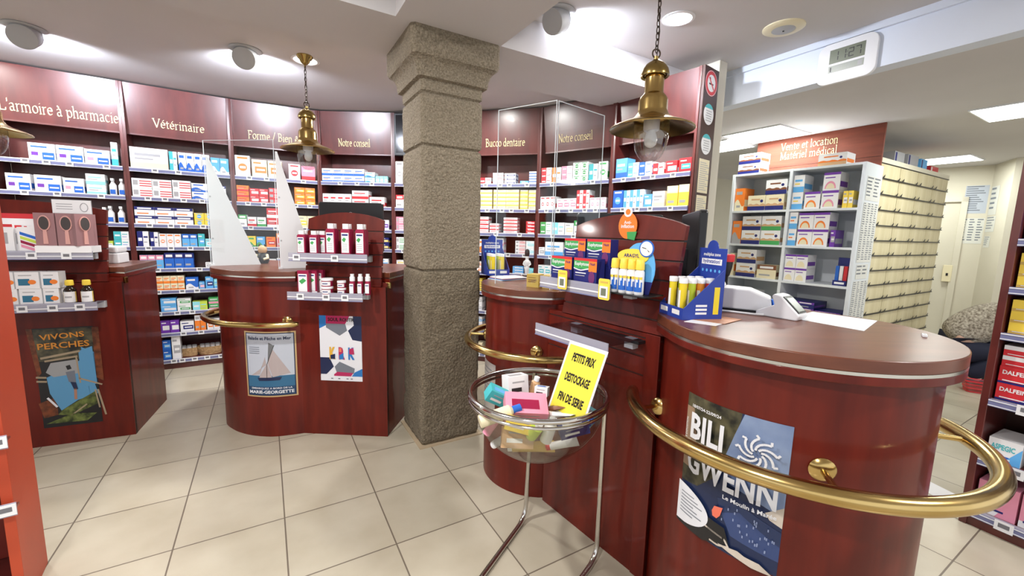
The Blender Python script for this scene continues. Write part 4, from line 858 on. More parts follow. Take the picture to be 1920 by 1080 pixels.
cfill(1.047, [(1368, 1376, 1, 1, .26, 'cream-orange-ring'), (1381, 1417, 1, 2, .31, 'white-tan-arch-navy'), (1419, 1455, 1, 1, .15, 'cream-brown-top')], 'left third shelf, white cabinet')
cfill(.72, [(1362, 1372, 1, 1, .2, 'white-navy-mid'), (1376, 1416, 1, 1, .18, 'white-tan-arch-green')], 'left fourth shelf, white cabinet')
cfill(1.79, [(1484, 1507, 1, 2, .345, 'white-sky-low-yellow'), (1508, 1538, 1, 1, .17, 'white-purple-bowl-orange'), (1542, 1574, 1, 2, .345, 'white-purple-bowl-pink'), (1580, 1600, 2, 1, .16, 'yellow-white-mid')], 'right top shelf, white cabinet')
cfill(1.418, [(1472, 1494, 1, 2, .345, 'white-sky-low-orange'), (1496, 1554, 2, 2, .335, 'white-purple-bowl-orange'), (1556, 1566, 1, 1, .165, 'purple-grey-mid')], 'right second shelf, white cabinet')
cfill(1.047, [(1463, 1513, 2, 2, .28, 'white-purple-bowl-cream')], 'right third shelf, white cabinet')
cfill(.72, [(1456, 1526, 2, 2, .13, 'navy-purple-top'), (1527, 1575, 1, 1, .06, 'navy-purple-top')], 'right fourth shelf, white cabinet', .3)
# upper carton resting on the left top shelf row, cartons on the roof
fc = FC
for (a, b_, z, h_, des, lb) in ((1436, 1476, 1.79 + .166, .155, 'white-brown-arch-navy', 'nutrition carton with brown skyline, lying on the row in the top left shelf'),
        (1384, 1424, 2.2, .11, 'white-brown-arch-navy', 'carton with brown skyline on the cabinet roof, lower of the left pair'), (1386, 1427, 2.311, .11, 'white-brown-arch-navy', 'carton with brown skyline on the cabinet roof, upper of the left pair'),
        (1534, 1588, 2.2, .115, 'white-orange-arch-tan', 'single pale carton on the cabinet roof under the gold letters')):
    u0, u1 = fc.ux(a, z + h_ / 2, -.03), fc.ux(b_, z + h_ / 2, -.03); carton(fc, (u0 + u1) / 2, -.03, z + .0005, u1 - u0, h_, .2, des, lb, 'cartons stacked on top of others', .0)
# small navy counter display on the third shelf
m = MB(); m.box(-.055, .055, 0, .1, 0, .05, P('navy')).box(-.055, .055, .085, .1, .05, .27, P('navy'))
for k in range(3): m.box(-.048 + .034 * k, -.02 + .034 * k, .02, .06, .05, .19, [P('blue'), P('white'), P('red')][k])
m.fr(-.04, .04, .015, .035, P('white'), -.0007); u0 = FC.ux(1567, 1.12, -.05)
o = m.build('display_carton', loc=tuple(FC.p(1.125, -.05, 1.0475)), rz=FC.rz); tag(o, 'small navy display carton with red and blue packs in the white cabinet', 'display')
# header board with gold letters
FH = Frame(tuple(eg(5.13, 0)[:2]), tuple((-E2)[:2]))
hd = thing('header_sign', 'mahogany header board lettered Vente et location Matériel médical', 'sign', tuple(FH.p(-2.35, 0, 2.2)), FH.rz)
MB().box(-.62, .585, 0, .025, 0.002, .408, HEADW).build('board', hd); MB().box(-.62, .585, -.002, 0, .098, .102, DARKW).build('groove', hd)
for t_, z in (('Vente et location', .315), ('Matériel médical', .215)): m = MB(); serif(m, t_, -.07, z, .115, GOLDT, -.004, .56); m.build('lettering', hd)
# side of the cabinet covered with lists
FCs = Frame(tuple(FC.p(W, 0)[:2]), (-FC.n.x, -FC.n.y))
def notice(fr, u0, u1, z0, z1, label, lines=16, col='print_paper', cats='notice', grp=None, cols=2, off=.0015):
    s = MB().box(0, u1 - u0, -.0008, 0, 0, z1 - z0, mat(col, (.70, .70, .66), .5))
    for c in range(cols):
        for j in range(lines):
            cw_ = (u1 - u0) / cols; s.fr(cw_ * c + .01, cw_ * c + cw_ * random.uniform(.5, .9), (z1 - z0) * (1 - (j + .7) / (lines + 1)), (z1 - z0) * (1 - (j + .3) / (lines + 1)), GRY, -.0012)
    o = s.build('paper_notice', loc=tuple(fr.p(u0, off, z0)), rz=fr.rz); return tag(o, label, cats, grp)
notice(FCs, .06, .40, 1.86, 2.08, 'green and white list at the top of the white cabinet side', 6, 'print_greenish')
notice(FCs, .05, .41, 1.28, 1.84, 'long printed list high on the white cabinet side', 26, cols=4); notice(FCs, .05, .41, .62, 1.10, 'long printed list low on the white cabinet side', 24, cols=4)
o = notice(FCs, .08, .36, 1.12, 1.26, 'small notice with a dark red picture on the white cabinet side', 3); 
# tall drawer block
FD = Frame(tuple(eg(5.17, 1.79)[:2]), tuple(E1[:2])); BEI = noisy('beige_drawer', (.60, .52, .31), (.72, .64, .42), 3, .5, stretch=(3, 3, .5)); BEIL = mat('beige_edge', (.74, .70, .56), .5)
db = thing('drawer_cabinet', 'tall beige pharmacy drawer cabinet with black arrow handles', 'cabinet', tuple(FD.o), FD.rz)
MB().box(.0, 2.04, .02, .75, 0, 2.30, BEIL).build('carcass', db); MB().box(.0, 2.04, .0, .02, 2.255, 2.30, BEIL).build('top_rail', db); MB().box(0, .05, 0, .02, 0, 2.255, BEIL).build('side_rail', db)
zr = [2.250] + [2.105 - .153 * i for i in range(14)]
fm_ = MB().box(.004, .486, 0, .018, .006, .147, BEI)
for q in (.16, .32): fm_.box(q - .001, q + .001, -.0006, 0, .008, .145, BEIL)
FME = fm_.mesh('drawer'); hm = MB().box(.0, .49, -.012, -.002, -.006, .005, BLACKP)
hm.yprism([(-.005, -.004), (.03, .004), (.085, .036), (.078, .012), (.045, -.006)], -.014, -.011, BLACKP); hm.yprism([(.375, -.004), (.41, .004), (.465, .036), (.458, .012), (.425, -.006)], -.014, -.011, BLACKP); HME = hm.mesh('handle')
for z in zr[1:]:
    for c in range(4):
        o = bpy.data.objects.new('drawer', FME); COL.objects.link(o); o.parent = db; o.location = (.05 + .4925 * c, 0, z - .002 if z < 2.2 else z)
        h_ = bpy.data.objects.new('handle', HME); COL.objects.link(h_); h_.parent = o; h_.location = (.0, -.001, .0)
MB().box(.05, 2.03, -.004, .0, 2.243, 2.252, BLACKP).build('black_strip', db)
# things on top of the drawers
for k, (u, w_, h_, cnm, lb) in enumerate(((.62, .26, .12, 'grey', 'grey box file on the drawer cabinet, leftmost'), (1.0, .30, .13, 'grey', 'grey box file on the drawer cabinet, middle'), (1.33, .2, .12, 'sky', 'pale blue box file on the drawer cabinet, beside the red box'), (1.68, .26, .075, 'red', 'flat red box on the right end of the drawer cabinet'))):
    m = MB().box(-w_ / 2, w_ / 2, 0, .3, 0, h_, P(cnm)); m.fr(-w_ / 2 + .02, -w_ / 2 + .06, .01, h_ - .01, P('navy' if cnm != 'red' else 'white')); o = m.build('storage_box', loc=tuple(FD.p(u, -.05, 2.3005)), rz=FD.rz); tag(o, lb, 'box')
# ceiling panels of the back room
def cpanel(c, w_, h_, label, power):
    t = thing('ceiling_panel_light', label, 'ceiling light', (c[0], c[1], ZR), TH, 'square light panels in the back room')
    MB().box(-w_ / 2, w_ / 2, -h_ / 2, h_ / 2, -.012, 0, WHITEP).build('frame', t); MB().box(-w_ / 2 + .015, w_ / 2 - .015, -h_ / 2 + .015, h_ / 2 - .015, -.014, -.012, PANEL).build('diffuser', t)
    area('panel_beam', (c[0], c[1], ZR - .03), w_ * .9, power, (.97, 1, .93), (0, 0, TH), h_ * .9)
cpanel((2.72, 4.72), .62, .62, 'square light panel left of the wooden header sign', 13); cpanel((2.55, 5.38), .60, .55, 'square light panel at the far left of the back room', 7)
cpanel((4.25, 3.62), .60, .60, 'square light panel at the right edge above the posters', 12); cpanel((5.85, 5.85), .6, .6, 'square light panel far back above the drawer cabinet end', 13)
cpanel((7.2, 2.2), .6, .6, 'square light panel out of view on the right', 10)
# notices by the far door
def wallsheet(px0, px1, z0, z1, label, **k): notice(FW, FW.ux(px0, (z0 + z1) / 2), FW.ux(px1, (z0 + z1) / 2), z0, z1, label, **k)
wallsheet(1808, 1852, 1.93, 2.33, 'pale blue printed sheet, upper of the two on the far wall', lines=12, col='print_pale', cols=1, grp='sheets on the far wall'); wallsheet(1798, 1843, 1.49, 1.86, 'chart with green and red blocks on the far wall', lines=9, cols=3)
FW2 = Frame((6.83, 6.12), (-.31, -.51))
for (u0, u1, z0, z1, lb) in ((.03, .27, 1.90, 2.30, 'narrow printed sheet in the wall corner'), (.03, .30, 1.66, 1.88, 'curled white paper in the wall corner under the narrow sheet'), (.05, .24, 1.44, 1.60, 'small white paper lowest in the wall corner')):
    notice(FW2, u0, u1, z0, z1, lb, lines=5, cols=1)
t = thing('switch_box', 'cream switch box on the far door frame', 'switch', tuple(FW.p(a1 - .03, .03, 1.0)), FW.rz); MB().box(-.05, .05, -.02, .0, -.09, .16, P('cream')).build('casing', t, bevel=.004); MB().box(-.012, .012, -.026, -.02, 0, .04, BLACKP).build('key_switch', t)

# ============================================================ RIGHT FOREGROUND SHELVES
FRt = Frame((2.44, 2.07), (.45, -.89)); W = 1.0
r = thing('display_shelving', 'mahogany shelving at the right edge stocked with painkiller boxes', 'shelving', tuple(FRt.o), FRt.rz)
for x in (0, W - .03): MB().box(x, x + .03, 0, .36, 0, 1.98, WOODSH).build('upright', r, bevel=.003)
MB().box(.03, W - .03, .345, .36, 0, 1.98, DARKW).build('back_panel', r); MB().box(.03, W - .03, .01, .345, 0, .075, WOODSH).build('plinth', r)
SZ = [.10, .39, .71, 1.055, 1.285, 1.52]
for z in SZ:
    sh = MB().box(.03, W - .03, .03, .344, z - .03, z - .012, WOODSH).build('shelf', r)
    m = MB(); m.box(.032, W - .032, -.01, .03, z - .045, z - .012, CHAN); m.box(.032, W - .032, -.012, -.01, z - .045, z - .008, RAILM); m.box(.032, W - .032, -.0135, -.012, z - .016, z - .011, WHITEP); m.box(.032, W - .032, -.0135, -.012, z - .041, z - .037, WHITEP); m.build('price_channel', sh)
    for u in (.16, .36, .6, .8):
        c = bpy.data.objects.new('price_label', TAGME); COL.objects.link(c); c.parent = sh; c.location = (u, -.0137, z - .026); c.scale = (1.3, 1, 1.2)
def wbox(fr, u, out, z, w_, h_, d_, base, acc, word, label, grp, band=.4, wcol='white', swoosh='navy'):
    m = MB(); m.box(-w_ / 2, w_ / 2, 0, d_, 0, h_, P(base)); m.fr(-w_ / 2, w_ / 2, 0, h_ * band, P(acc)); m.poly([(0, 0), (w_ / 2, 0), (w_ / 2, h_ * .8), (w_ * .2, h_ * .35)], P(swoosh), -.001)
    if word: text(m, word, -w_ * .06, h_ * .66, P(wcol), width=w_ * .72, height=h_ * .24, bold=.03, y=-.0016)
    m.fr(-w_ * .4, w_ * .2, h_ * .16, h_ * .22, P('white' if acc != 'white' else 'navy'), -.0016)
    o = m.build('medicine_box', loc=tuple(fr.p(u, out, z)), rz=fr.rz); return tag(o, label, 'box', grp)
def stack(n, u, w_, h_, z, base, acc, word, nm, grp, **k):
    for i in range(n): wbox(FRt, u, -.035, z - .0115 + i * (h_ + .0005), w_, h_, .2, base, acc, word, '%s, %s, right shelving' % (nm, 'bottom' if i == 0 else 'top' if i == n - 1 else ORD[i] + ' up'), grp, **k)
for j, u in enumerate((.112, .262, .412)):
    wh = ORD[j] + ' stack from the upright'
    stack(2, u, .145, .088, .71, 'red', 'navy', 'DALFEINE', 'red and blue DALFEINE box, ' + wh, 'red and blue boxes under the red ones', band=.12)
    stack(2, u, .14, .052, .71 + .178, 'white', 'red', None, 'white and red box in the ' + wh, 'white and red boxes on the right shelving', band=.6, swoosh='red')
    stack(3, u, .14, .056, 1.055, 'yellow', 'gold', None, 'yellow box on the lower yellow row, ' + wh, 'yellow boxes on the lower row', band=.25, swoosh='gold')
    stack(3, u, .14, .056, 1.285, 'yellow', 'gold', None, 'yellow box on the upper yellow row, ' + wh, 'yellow boxes on the upper row', band=.25, swoosh='navy')
    stack(1, u, .14, .17, 1.52, 'blue', 'sky', None, 'blue box on the highest shelf, ' + wh, 'blue boxes on the highest shelf')
    if j == 0: stack(1, u - .006, .115, .12, .39, 'white', 'blue', 'ASPEGIC', 'white and blue ASPEGIC box beside the upright', None or 'white ASPEGIC boxes', band=.3, wcol='teal', swoosh='sky')
    else: stack(2, u, .145, .082, .39, 'white', 'red', 'ASPEGIC', 'white and red ASPEGIC box, ' + wh, 'white and red boxes at knee height', band=.3, wcol='grey', swoosh='white')
    stack(1, u, .14, .17, .10, 'pink', 'white', None, 'pink box on the lowest shelf, ' + wh, 'pink boxes on the lowest shelf', band=.2, swoosh='pink')

# ============================================================ LEFT FOREGROUND UNIT
FO = Frame((-1.83 - .8 * .9, 1.42 - .6 * .9), (.8, .6))
r = thing('orange_shelving', 'daylit orange-red shelving unit cut by the left edge of the picture', 'shelving', tuple(FO.o), FO.rz)
MB().box(.87, .90, 0, .265, 0, 1.75, WOOD_DAYLIT).build('side_panel', r, bevel=.002); MB().box(0, .03, 0, .265, 0, 1.75, WOOD_DAYLIT).build('side_panel', r)
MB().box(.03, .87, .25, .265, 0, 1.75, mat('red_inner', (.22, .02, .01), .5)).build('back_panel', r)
for z in (.10, .44, .70, .98, 1.28):
    s_ = MB().box(.03, .87, .0, .25, z - .03, z - .012, WOODSH).build('shelf', r); MB().box(.02, .915, -.034, -.03, z - .04, z + .01, CHAN).box(.02, .915, -.03, .0, z - .012, z - .006, ACRY).build('price_channel', s_)
    for u in (.89, .70, .45):
        c = bpy.data.objects.new('price_label', TAGME); COL.objects.link(c); c.parent = s_; c.location = (u, -.0345, z - .014)
for k, (loc, lb) in enumerate((((-1.3, 1.15), 'added fill downlight over the customer area, out of view on the left'), ((-.7, -.5), 'added fill downlight behind the viewer on the left'), ((2.7, .3), 'added fill downlight out of view on the right'), ((1.3, -.6), 'added fill downlight behind the viewer on the right'), ((-2.9, 1.3), 'added fill downlight out of view above the orange shelving'))):  # unseen downlights added to brighten the floor and the front bays
    downlight((loc[0], loc[1], ZF), lb, True, 40)
downlight((-.45, 3.95, ZB), 'added fill downlight hidden behind the pillar', True, 26); downlight((.35, 3.55, ZB), 'added fill downlight unseen behind the long beam', True, 22)  # two more unseen lamps, added to light the wall shelves
downlight((-4.0, 2.75, ZB), 'added fill downlight beyond the left end of the picture', True, 30)  # added out of frame to light the left shelves

# ============================================================ GOODS ON THE COUNTERS
def lab(o, label, cat, group=None): return tag(o, label, cat, group)
def place(fr, px, z, out): return fr.p(fr.ux(px, z + .03, out), out, z)
# --- middle counter: plant-care bottles in dark red
MAGP = P('magenta')
def squarebottle(w_, h_, d_, name):
    m = MB(); b_ = rrect(w_, d_, .008, 4); m.prism([(x, y) for x, y in b_], 0, h_ * .80, MAGP); m.prism([(x * .85, y * .8) for x, y in b_], h_ * .80, h_ * .84, MAGP)
    body = m.mesh(name, 30); c = MB(); c.prism([(x * .62, y * .66) for x, y in b_], h_ * .84, h_, P('white')); cap = c.mesh('cap', 30)
    l_ = MB(); l_.box(-w_ * .38, w_ * .38, -d_ / 2 - .0012, -d_ / 2 - .0002, h_ * .10, h_ * .72, P('white')); y = -d_ / 2 - .0018
    l_.fr(-w_ * .32, w_ * .3, h_ * .63, h_ * .68, P('navy'), y); l_.poly([(-w_ * .34, h_ * .5), (-w_ * .1, h_ * .58), (w_ * .12, h_ * .53), (-w_ * .08, h_ * .42)], P('green'), y)
    for k in range(4): l_.fr(-w_ * .3, w_ * .25, h_ * (.36 - .06 * k), h_ * (.375 - .06 * k), P('grey'), y)
    return body, cap, l_.mesh('label')
def inst(meshes, loc, rz, label, cat, name, group=None):
    t = thing(name, label, cat, loc, rz, group)
    for me in meshes: o = bpy.data.objects.new(me.name, me); COL.objects.link(o); o.parent = t
    return t
BIG, SML = squarebottle(.062, .205, .04, 'bottle_body'), squarebottle(.055, .155, .036, 'bottle_body')
for k, px in enumerate((622, 650, 677)):
    for d_ in (0, 1): inst(BIG, tuple(place(FM, px + d_ * 4, 1.2995, .125 - .05 * d_)), FM.rz, 'tall dark red shampoo bottle, %s of three%s, upper shelf' % (['left', 'middle', 'right'][k], ' behind' if d_ else ' in front'), 'bottle', 'shampoo_bottle', 'tall red bottles')
for k, px in enumerate((567, 590)):
    for d_ in (0, 1): inst(SML, tuple(place(FM, px + d_ * 5, 1.2995, .125 - .045 * d_)), FM.rz, 'short dark red bottle, %s one%s, at the left of the upper shelf' % (['left', 'right'][k], ' behind' if d_ else ' in front'), 'bottle', 'shampoo_bottle', 'short red bottles')
inst(SML, tuple(place(FM, 606, 1.2995, .07)), FM.rz, 'short dark red bottle, rightmost and furthest back of the short ones', 'bottle', 'shampoo_bottle', 'short red bottles')
for k, px in enumerate((569, 584, 596)):
    m = MB().box(-.038, .038, 0, .03, 0, .150, MAGP); m.fr(-.032, .026, .012, .128, P('white')); m.fr(-.028, .02, .112, .120, P('navy'), -.001); m.poly([(-.028, .08), (.0, .10), (.022, .085), (-.01, .06)], P('green'), -.001); m.fr(-.038, .038, 0, .01, P('white'), -.001)
    o = m.build('care_carton', loc=tuple(place(FM, px, 1.0445, .13 - .038 * k)), rz=FM.rz); lab(o, 'white and dark red tube carton, %s of three, lower shelf' % ['front', 'middle', 'back'][k], 'box', 'dark red tube cartons')
jm = {}
for r_, h_ in ((.036, .052), (.027, .045)):
    b_ = MB().lathe([(r_ * .96, 0), (r_, .003), (r_, h_ * .68), (r_ * .97, h_ * .7)], MAGP, 24).mesh('jar_body', 40); c_ = MB().lathe([(r_ * 1.03, h_ * .70), (r_ * 1.05, h_ * .73), (r_ * 1.05, h_ * .95), (r_, h_)], P('white'), 24).mesh('lid', 40)
    l_ = MB()
    for i in range(8):
        a = [math.radians(-90 + (i + j - 4) * 14) for j in (0, 1)]; l_.add([(r_ * 1.012 * math.cos(q), r_ * 1.012 * math.sin(q), z) for q, z in ((a[0], h_ * .12), (a[1], h_ * .12), (a[1], h_ * .6), (a[0], h_ * .6))], [(0, 1, 2, 3)], P('white'))
        if 2 <= i < 6: l_.add([(r_ * 1.02 * math.cos(q), r_ * 1.02 * math.sin(q), z) for q, z in ((a[0], h_ * .3), (a[1], h_ * .3), (a[1], h_ * .42), (a[0], h_ * .42))], [(0, 1, 2, 3)], P('navy'))
    jm[r_] = (b_, c_, l_.mesh('label'))
for r_, px, h_, nm in ((.036, 614, .052, 'large'), (.027, 641, .045, 'small')):
    for lv in (0, 1): inst(jm[r_], tuple(place(FM, px, 1.0445, .125) + Vector((0, 0, lv * (h_ + .001)))), FM.rz, '%s dark red cream jar with white lid, %s of two stacked' % (nm, ['lower', 'upper'][lv]), 'jar', 'cream_jar', 'stacked cream jars')
pb = MB().lathe([(.016, 0), (.0175, .003), (.0175, .085), (.015, .092)], MAGP, 20).mesh('bottle_body', 40); pc = MB().lathe([(.0165, .092), (.0165, .118), (.012, .122), (.012, .138), (0, .139)], P('white'), 20).mesh('pump_cap', 40)
pl_ = MB().box(-.013, .013, -.0185, -.0165, .012, .075, P('white')); pl_.fr(-.01, .01, .06, .066, P('navy'), -.0188); pl_ = pl_.mesh('label')
for k, px in enumerate((661, 676, 690)): inst((pb, pc, pl_), tuple(place(FM, px, 1.0445, .13 - .01 * k)), FM.rz, 'slim dark red pump bottle, %s of three, right end of the lower shelf' % ['left', 'middle', 'right'][k], 'bottle', 'pump_bottle', 'slim pump bottles')
# --- left counter goods
z0 = 1.2835; u0 = FL.ux(66, 1.33, .15); u1 = FL.ux(172, 1.33, .15); wd = u1 - u0
t = thing('hairbrush_display', 'white display tray holding boxed pink hairbrushes on the left counter', 'display', tuple(FL.p((u0 + u1) / 2, .12, z0)), FL.rz)
MB().box(-wd / 2, wd / 2, -.04, .09, 0, .042, P('white')).build('tray', t, bevel=.002); m = MB().box(-wd / 2 + .05, wd / 2 - .02, .07, .074, .04, .325, P('grey')); m.box(-wd / 2 + .052, wd / 2 - .022, .068, .07, .24, .322, P('white')); m.build('header_card', t)
m = MB(); m.T = Matrix(); m.tube([(wd / 2 - .055 + .018 * math.cos(a), .066, .28 + .026 * math.sin(a)) for a in [2 * PI * i / 20 for i in range(20)]], .002, P('grey'), 6, closed=True)
for k in range(3): m.fr(-wd / 2 + .07, wd / 2 - .11, .265 + .015 * k, .269 + .015 * k, P('grey'), .067)
m.build('print', t)
PNK = mat('brush_pink', (.62, .33, .30), .4)
def brushbox(x, y, k):
    m = MB(); m.box(-.046, .046, 0, .028, 0, .195, mat('brush_card', (.30, .16, .17), .5)); b = m.mesh('carton')
    m = MB(); m.lathe([(0, 0)], PNK, 4, cap=False); m = MB(); m.yprism([(.028 * math.cos(a) , .135 + .046 * math.sin(a)) for a in [2 * PI * i / 24 for i in range(24)]], -.006, -.0005, PNK); m.yprism([(-.008, .092), (.008, .092), (.011, .01), (-.011, .01)], -.0055, -.0005, PNK)
    c = m.mesh('brush_frame'); m = MB(); m.yprism([(.022 * math.cos(a), .135 + .039 * math.sin(a)) for a in [2 * PI * i / 24 for i in range(24)]], -.009, -.006, mat('bristle_pad', (.06, .05, .05), .8)); d = m.mesh('bristle_pad')
    return b, c, d
BRB = brushbox(0, 0, 0)
for k in range(4):
    front = k < 2; x = (-wd / 2 + .052 + .098 * k) if front else (wd / 2 - .02 - .052); y = -.0 if front else .0
    if front: loc = FL.p((u0 + u1) / 2 - wd / 2 + .05 + .098 * k, .12 + .028, z0 + .0425); rz = FL.rz
    else: loc = FL.p((u0 + u1) / 2 + wd / 2 - .028, .12 + .02 - .035 * (k - 2), z0 + .0425); rz = FL.rz + .9
    inst(BRB, tuple(loc), rz, 'boxed pink hairbrush, %s in the white tray' % ['left front', 'right front', 'turned, nearer one', 'turned, further one'][k], 'hairbrush', 'hairbrush_box', 'boxed hairbrushes')
for k, (px, h_, o_, nm) in enumerate(((8, .165, .11, 'nearest'), (26, .16, .08, 'second'), (36, .155, .05, 'third'))):
    m = MB().box(-.045, .045, 0, .02, 0, h_, P('white')); m.fr(-.045, .045, h_ * .9, h_, P('red')); m.fr(-.03, .02, h_ * .3, h_ * .7, P('grey'), -.0007)
    o = m.build('plaster_pack', loc=tuple(place(FL, px, z0 + .0003, o_)), rz=FL.rz); lab(o, 'white pack with red top edge at the far left, %s' % nm, 'box', 'white and red packs')
m = MB().box(-.04, .04, 0, .02, 0, .15, P('white'))
for k, c in enumerate(('pink', 'magenta', 'lime', 'blue')): m.poly([(-.03, .03 + k * .025), (.04, .0 + k * .025), (.04, .018 + k * .025), (-.03, .048 + k * .025)], P(c))
o = m.build('plaster_pack', loc=tuple(place(FL, 53, z0 + .0003, .10)), rz=FL.rz); lab(o, 'white pack with pink, green and blue diagonal stripes beside the hairbrushes', 'box')
m = MB().box(-.13, .13, 0, .02, 0, .23, P('white')); m.fr(-.13, .13, .20, .23, P('red')); m.fr(-.08, .08, .14, .145, P('grey')); o = m.build('plaster_pack', loc=tuple(place(FL, 38, z0 + .0003, .022)), rz=FL.rz); lab(o, 'wide white pack with a red top band standing behind the others', 'box')
for (pa, pb_, z, nm) in ((27, 74, 1.0645, 'upper left'), (76, 111, 1.0645, 'upper right'), (36, 80, .9625, 'lower left'), (81, 112, .9625, 'lower right'), (0, 26, 1.0645, 'far left upper'), (2, 34, .9625, 'far left lower')):
    ua, ub = FL.ux(pa, z + .05, .135), FL.ux(pb_, z + .05, .135); w_ = ub - ua - .004; m = MB().box(-w_ / 2, w_ / 2, 0, .08, 0, .101, P('white')); m.fr(-w_ * .38, w_ * .1, .02, .06, mat('print_petrol', (.03, .16, .27), .4)); m.poly([(w_ * .2 + .018 * math.cos(a), .04 + .014 * math.sin(a)) for a in [2 * PI * i / 16 for i in range(16)]], P('orange'), -.001); m.fr(-w_ * .35, w_ * .2, .078, .083, P('grey'))
    o = m.build('medicine_box', loc=tuple(FL.p((ua + ub) / 2, .135, z)), rz=FL.rz); lab(o, 'white box with petrol blue panel and orange dot, %s, left counter' % nm, 'box', 'white boxes with orange dots')
DKG = mat('dark_syrup', (.02, .012, .008), .12)
sbb = MB().lathe([(.027, 0), (.03, .004), (.03, .085), (.022, .10), (.014, .108), (.014, .116)], DKG, 28).mesh('bottle_body', 40); sbc = MB().lathe([(.019, .116), (.021, .12), (.0195, .146), (.017, .149), (0, .149)], P('yellow'), 24).mesh('screw_cap', 30)
l_ = MB()
for i in range(10):
    a = [math.radians(-90 + (i + j - 5) * 16) for j in (0, 1)]; l_.add([(.0306 * math.cos(q), .0306 * math.sin(q), z) for q, z in ((a[0], .012), (a[1], .012), (a[1], .078), (a[0], .078))], [(0, 1, 2, 3)], P('white') if 1 < i < 9 else P('gold'))
    if 3 <= i < 7: l_.add([(.031 * math.cos(q), .031 * math.sin(q), z) for q, z in ((a[0], .04), (a[1], .04), (a[1], .05), (a[0], .05))], [(0, 1, 2, 3)], P('grey'))
sbl = l_.mesh('label')
for k, px in enumerate((133, 165)): inst((sbb, sbc, sbl), tuple(place(FL, px, .9625, .115)), FL.rz, 'dark syrup bottle with a yellow cap, %s of the pair' % ['left', 'right'][k], 'bottle', 'syrup_bottle', 'syrup bottles on the left counter')
t = thing('receipt_printer', 'white receipt printer on the left counter behind the hairbrushes', 'printer', (-2.97, 3.07, ZT), FL.rz); MB().box(-.075, .075, -.09, .09, .0, .075, WHITEP).build('base', t, bevel=.008); MB().box(-.07, .07, -.085, .085, .078, .125, WHITEP).build('lid', t, bevel=.012)
# --- right counter: slat panel goods
def sleep_box(px, z, out, nm, w_=.135, h_=.112):
    m = MB().box(-w_ / 2, w_ / 2, 0, .05, 0, h_, P('navy')); m.fr(-w_ / 2, w_ / 2, h_ * .90, h_, P('red')); m.fr(-w_ / 2, w_ * .16, h_ * .58, h_ * .90, P('green')); m.fr(w_ * .16, w_ / 2, h_ * .5, h_ * .90, P('orange'))
    for k in range(6):
        x0, x1 = -w_ / 2 + w_ * .66 * k / 6, -w_ / 2 + w_ * .66 * (k + 1) / 6; f = lambda x: h_ * (.56 + .04 * math.sin(x * 60)); m.poly([(x0, f(x0) - .002), (x1, f(x1) - .002), (x1, f(x1) + .003), (x0, f(x0) + .003)], P('white'), -.001)
    text(m, 'Euphytose', -w_ * .14, h_ * .76, P('white'), width=w_ * .62, bold=.02, y=-.0012); text(m, 'Nuit', w_ * .33, h_ * .80, P('navy'), width=w_ * .22, bold=.02, y=-.0012)
    m.poly([(w_ * .30 + w_ * .13 * math.cos(a), h_ * .28 + h_ * .24 * math.sin(a)) for a in [2 * PI * i / 18 for i in range(18)]], mat('print_plum', (.16, .03, .14), .4), -.0012); m.fr(-w_ * .42, w_ * .05, h_ * .40, h_ * .44, P('white'), -.001); m.fr(-w_ * .42, w_ * .0, h_ * .3, h_ * .33, P('grey'), -.001)
    o = m.build('sleep_aid_box', loc=tuple(place(FR_, px, z, out)), rz=FR_.rz); lab(o, 'green and dark blue Euphytose box, %s' % nm, 'box', 'Euphytose boxes on the slat panel')
sleep_box(1052, 1.2625, .115, 'lower row, left'); sleep_box(1096, 1.2625, .115, 'lower row, right'); sleep_box(1077, 1.3455, .053, 'upper row, left'); sleep_box(1121, 1.3455, .053, 'upper row, right')
for px in (1077, 1121): o = MB().box(-.066, .066, 0, .05, 0, .0825, P('navy')).build('support_box', loc=tuple(place(FR_, px, 1.2625, .053)), rz=FR_.rz); lab(o, 'dark blue box under the upper Euphytose row, %s one' % ('left' if px < 1100 else 'right'), 'box', 'dark boxes under the Euphytose row')
spb = MB().lathe([(.0165, 0), (.018, .003), (.018, .088), (.013, .097)], P('white'), 20).mesh('can', 40); spc = MB().lathe([(.0165, .097), (.017, .10), (.0155, .132), (.012, .136), (0, .137)], P('yellow'), 20).mesh('cap', 40)
l_ = MB()
for i in range(8):
    a = [math.radians(-90 + (i + j - 4) * 18) for j in (0, 1)]; h2 = .03 + .02 * (i % 3); l_.add([(.0184 * math.cos(q), .0184 * math.sin(q), z) for q, z in ((a[0], .012), (a[1], .012), (a[1], h2), (a[0], h2))], [(0, 1, 2, 3)], P('blue')); l_.add([(.0184 * math.cos(q), .0184 * math.sin(q), z) for q, z in ((a[0], .060), (a[1], .060), (a[1], .07), (a[0], .07))], [(0, 1, 2, 3)], P('yellow'))
spl = l_.mesh('label')
for k, px in enumerate((1152, 1168, 1183, 1198)): inst((spb, spc, spl), tuple(place(FR_, px, 1.2503, .105 - .004 * k)), FR_.rz, 'white throat spray with a yellow cap, %s of four' % ['first', 'second', 'third', 'fourth'][k], 'spray', 'throat_spray', 'throat sprays on the slat panel')
t = thing('oval_display_card', 'blue and yellow ARAGYL card with a clock face behind the sprays', 'display card', tuple(FR_.p(.585, .062, 1.2503)), FR_.rz)
m = MB(); m.yprism([(.075 * math.cos(a), .10 + .10 * math.sin(a)) for a in [2 * PI * i / 28 for i in range(28)]], 0, .003, P('sky')); m.yprism([(-.03 + .075 * math.cos(a), .145 + .03 * math.sin(a)) for a in [2 * PI * i / 24 for i in range(24)]], -.003, 0, P('yellow')); text(m, 'ARAGYL', -.035, .148, P('navy'), width=.075, bold=.03, y=-.0035); m.yprism([(-.05, 0), (.055, 0), (.068, .05), (-.07, .05)], -.0028, 0, P('navy')); m.build('card', t)
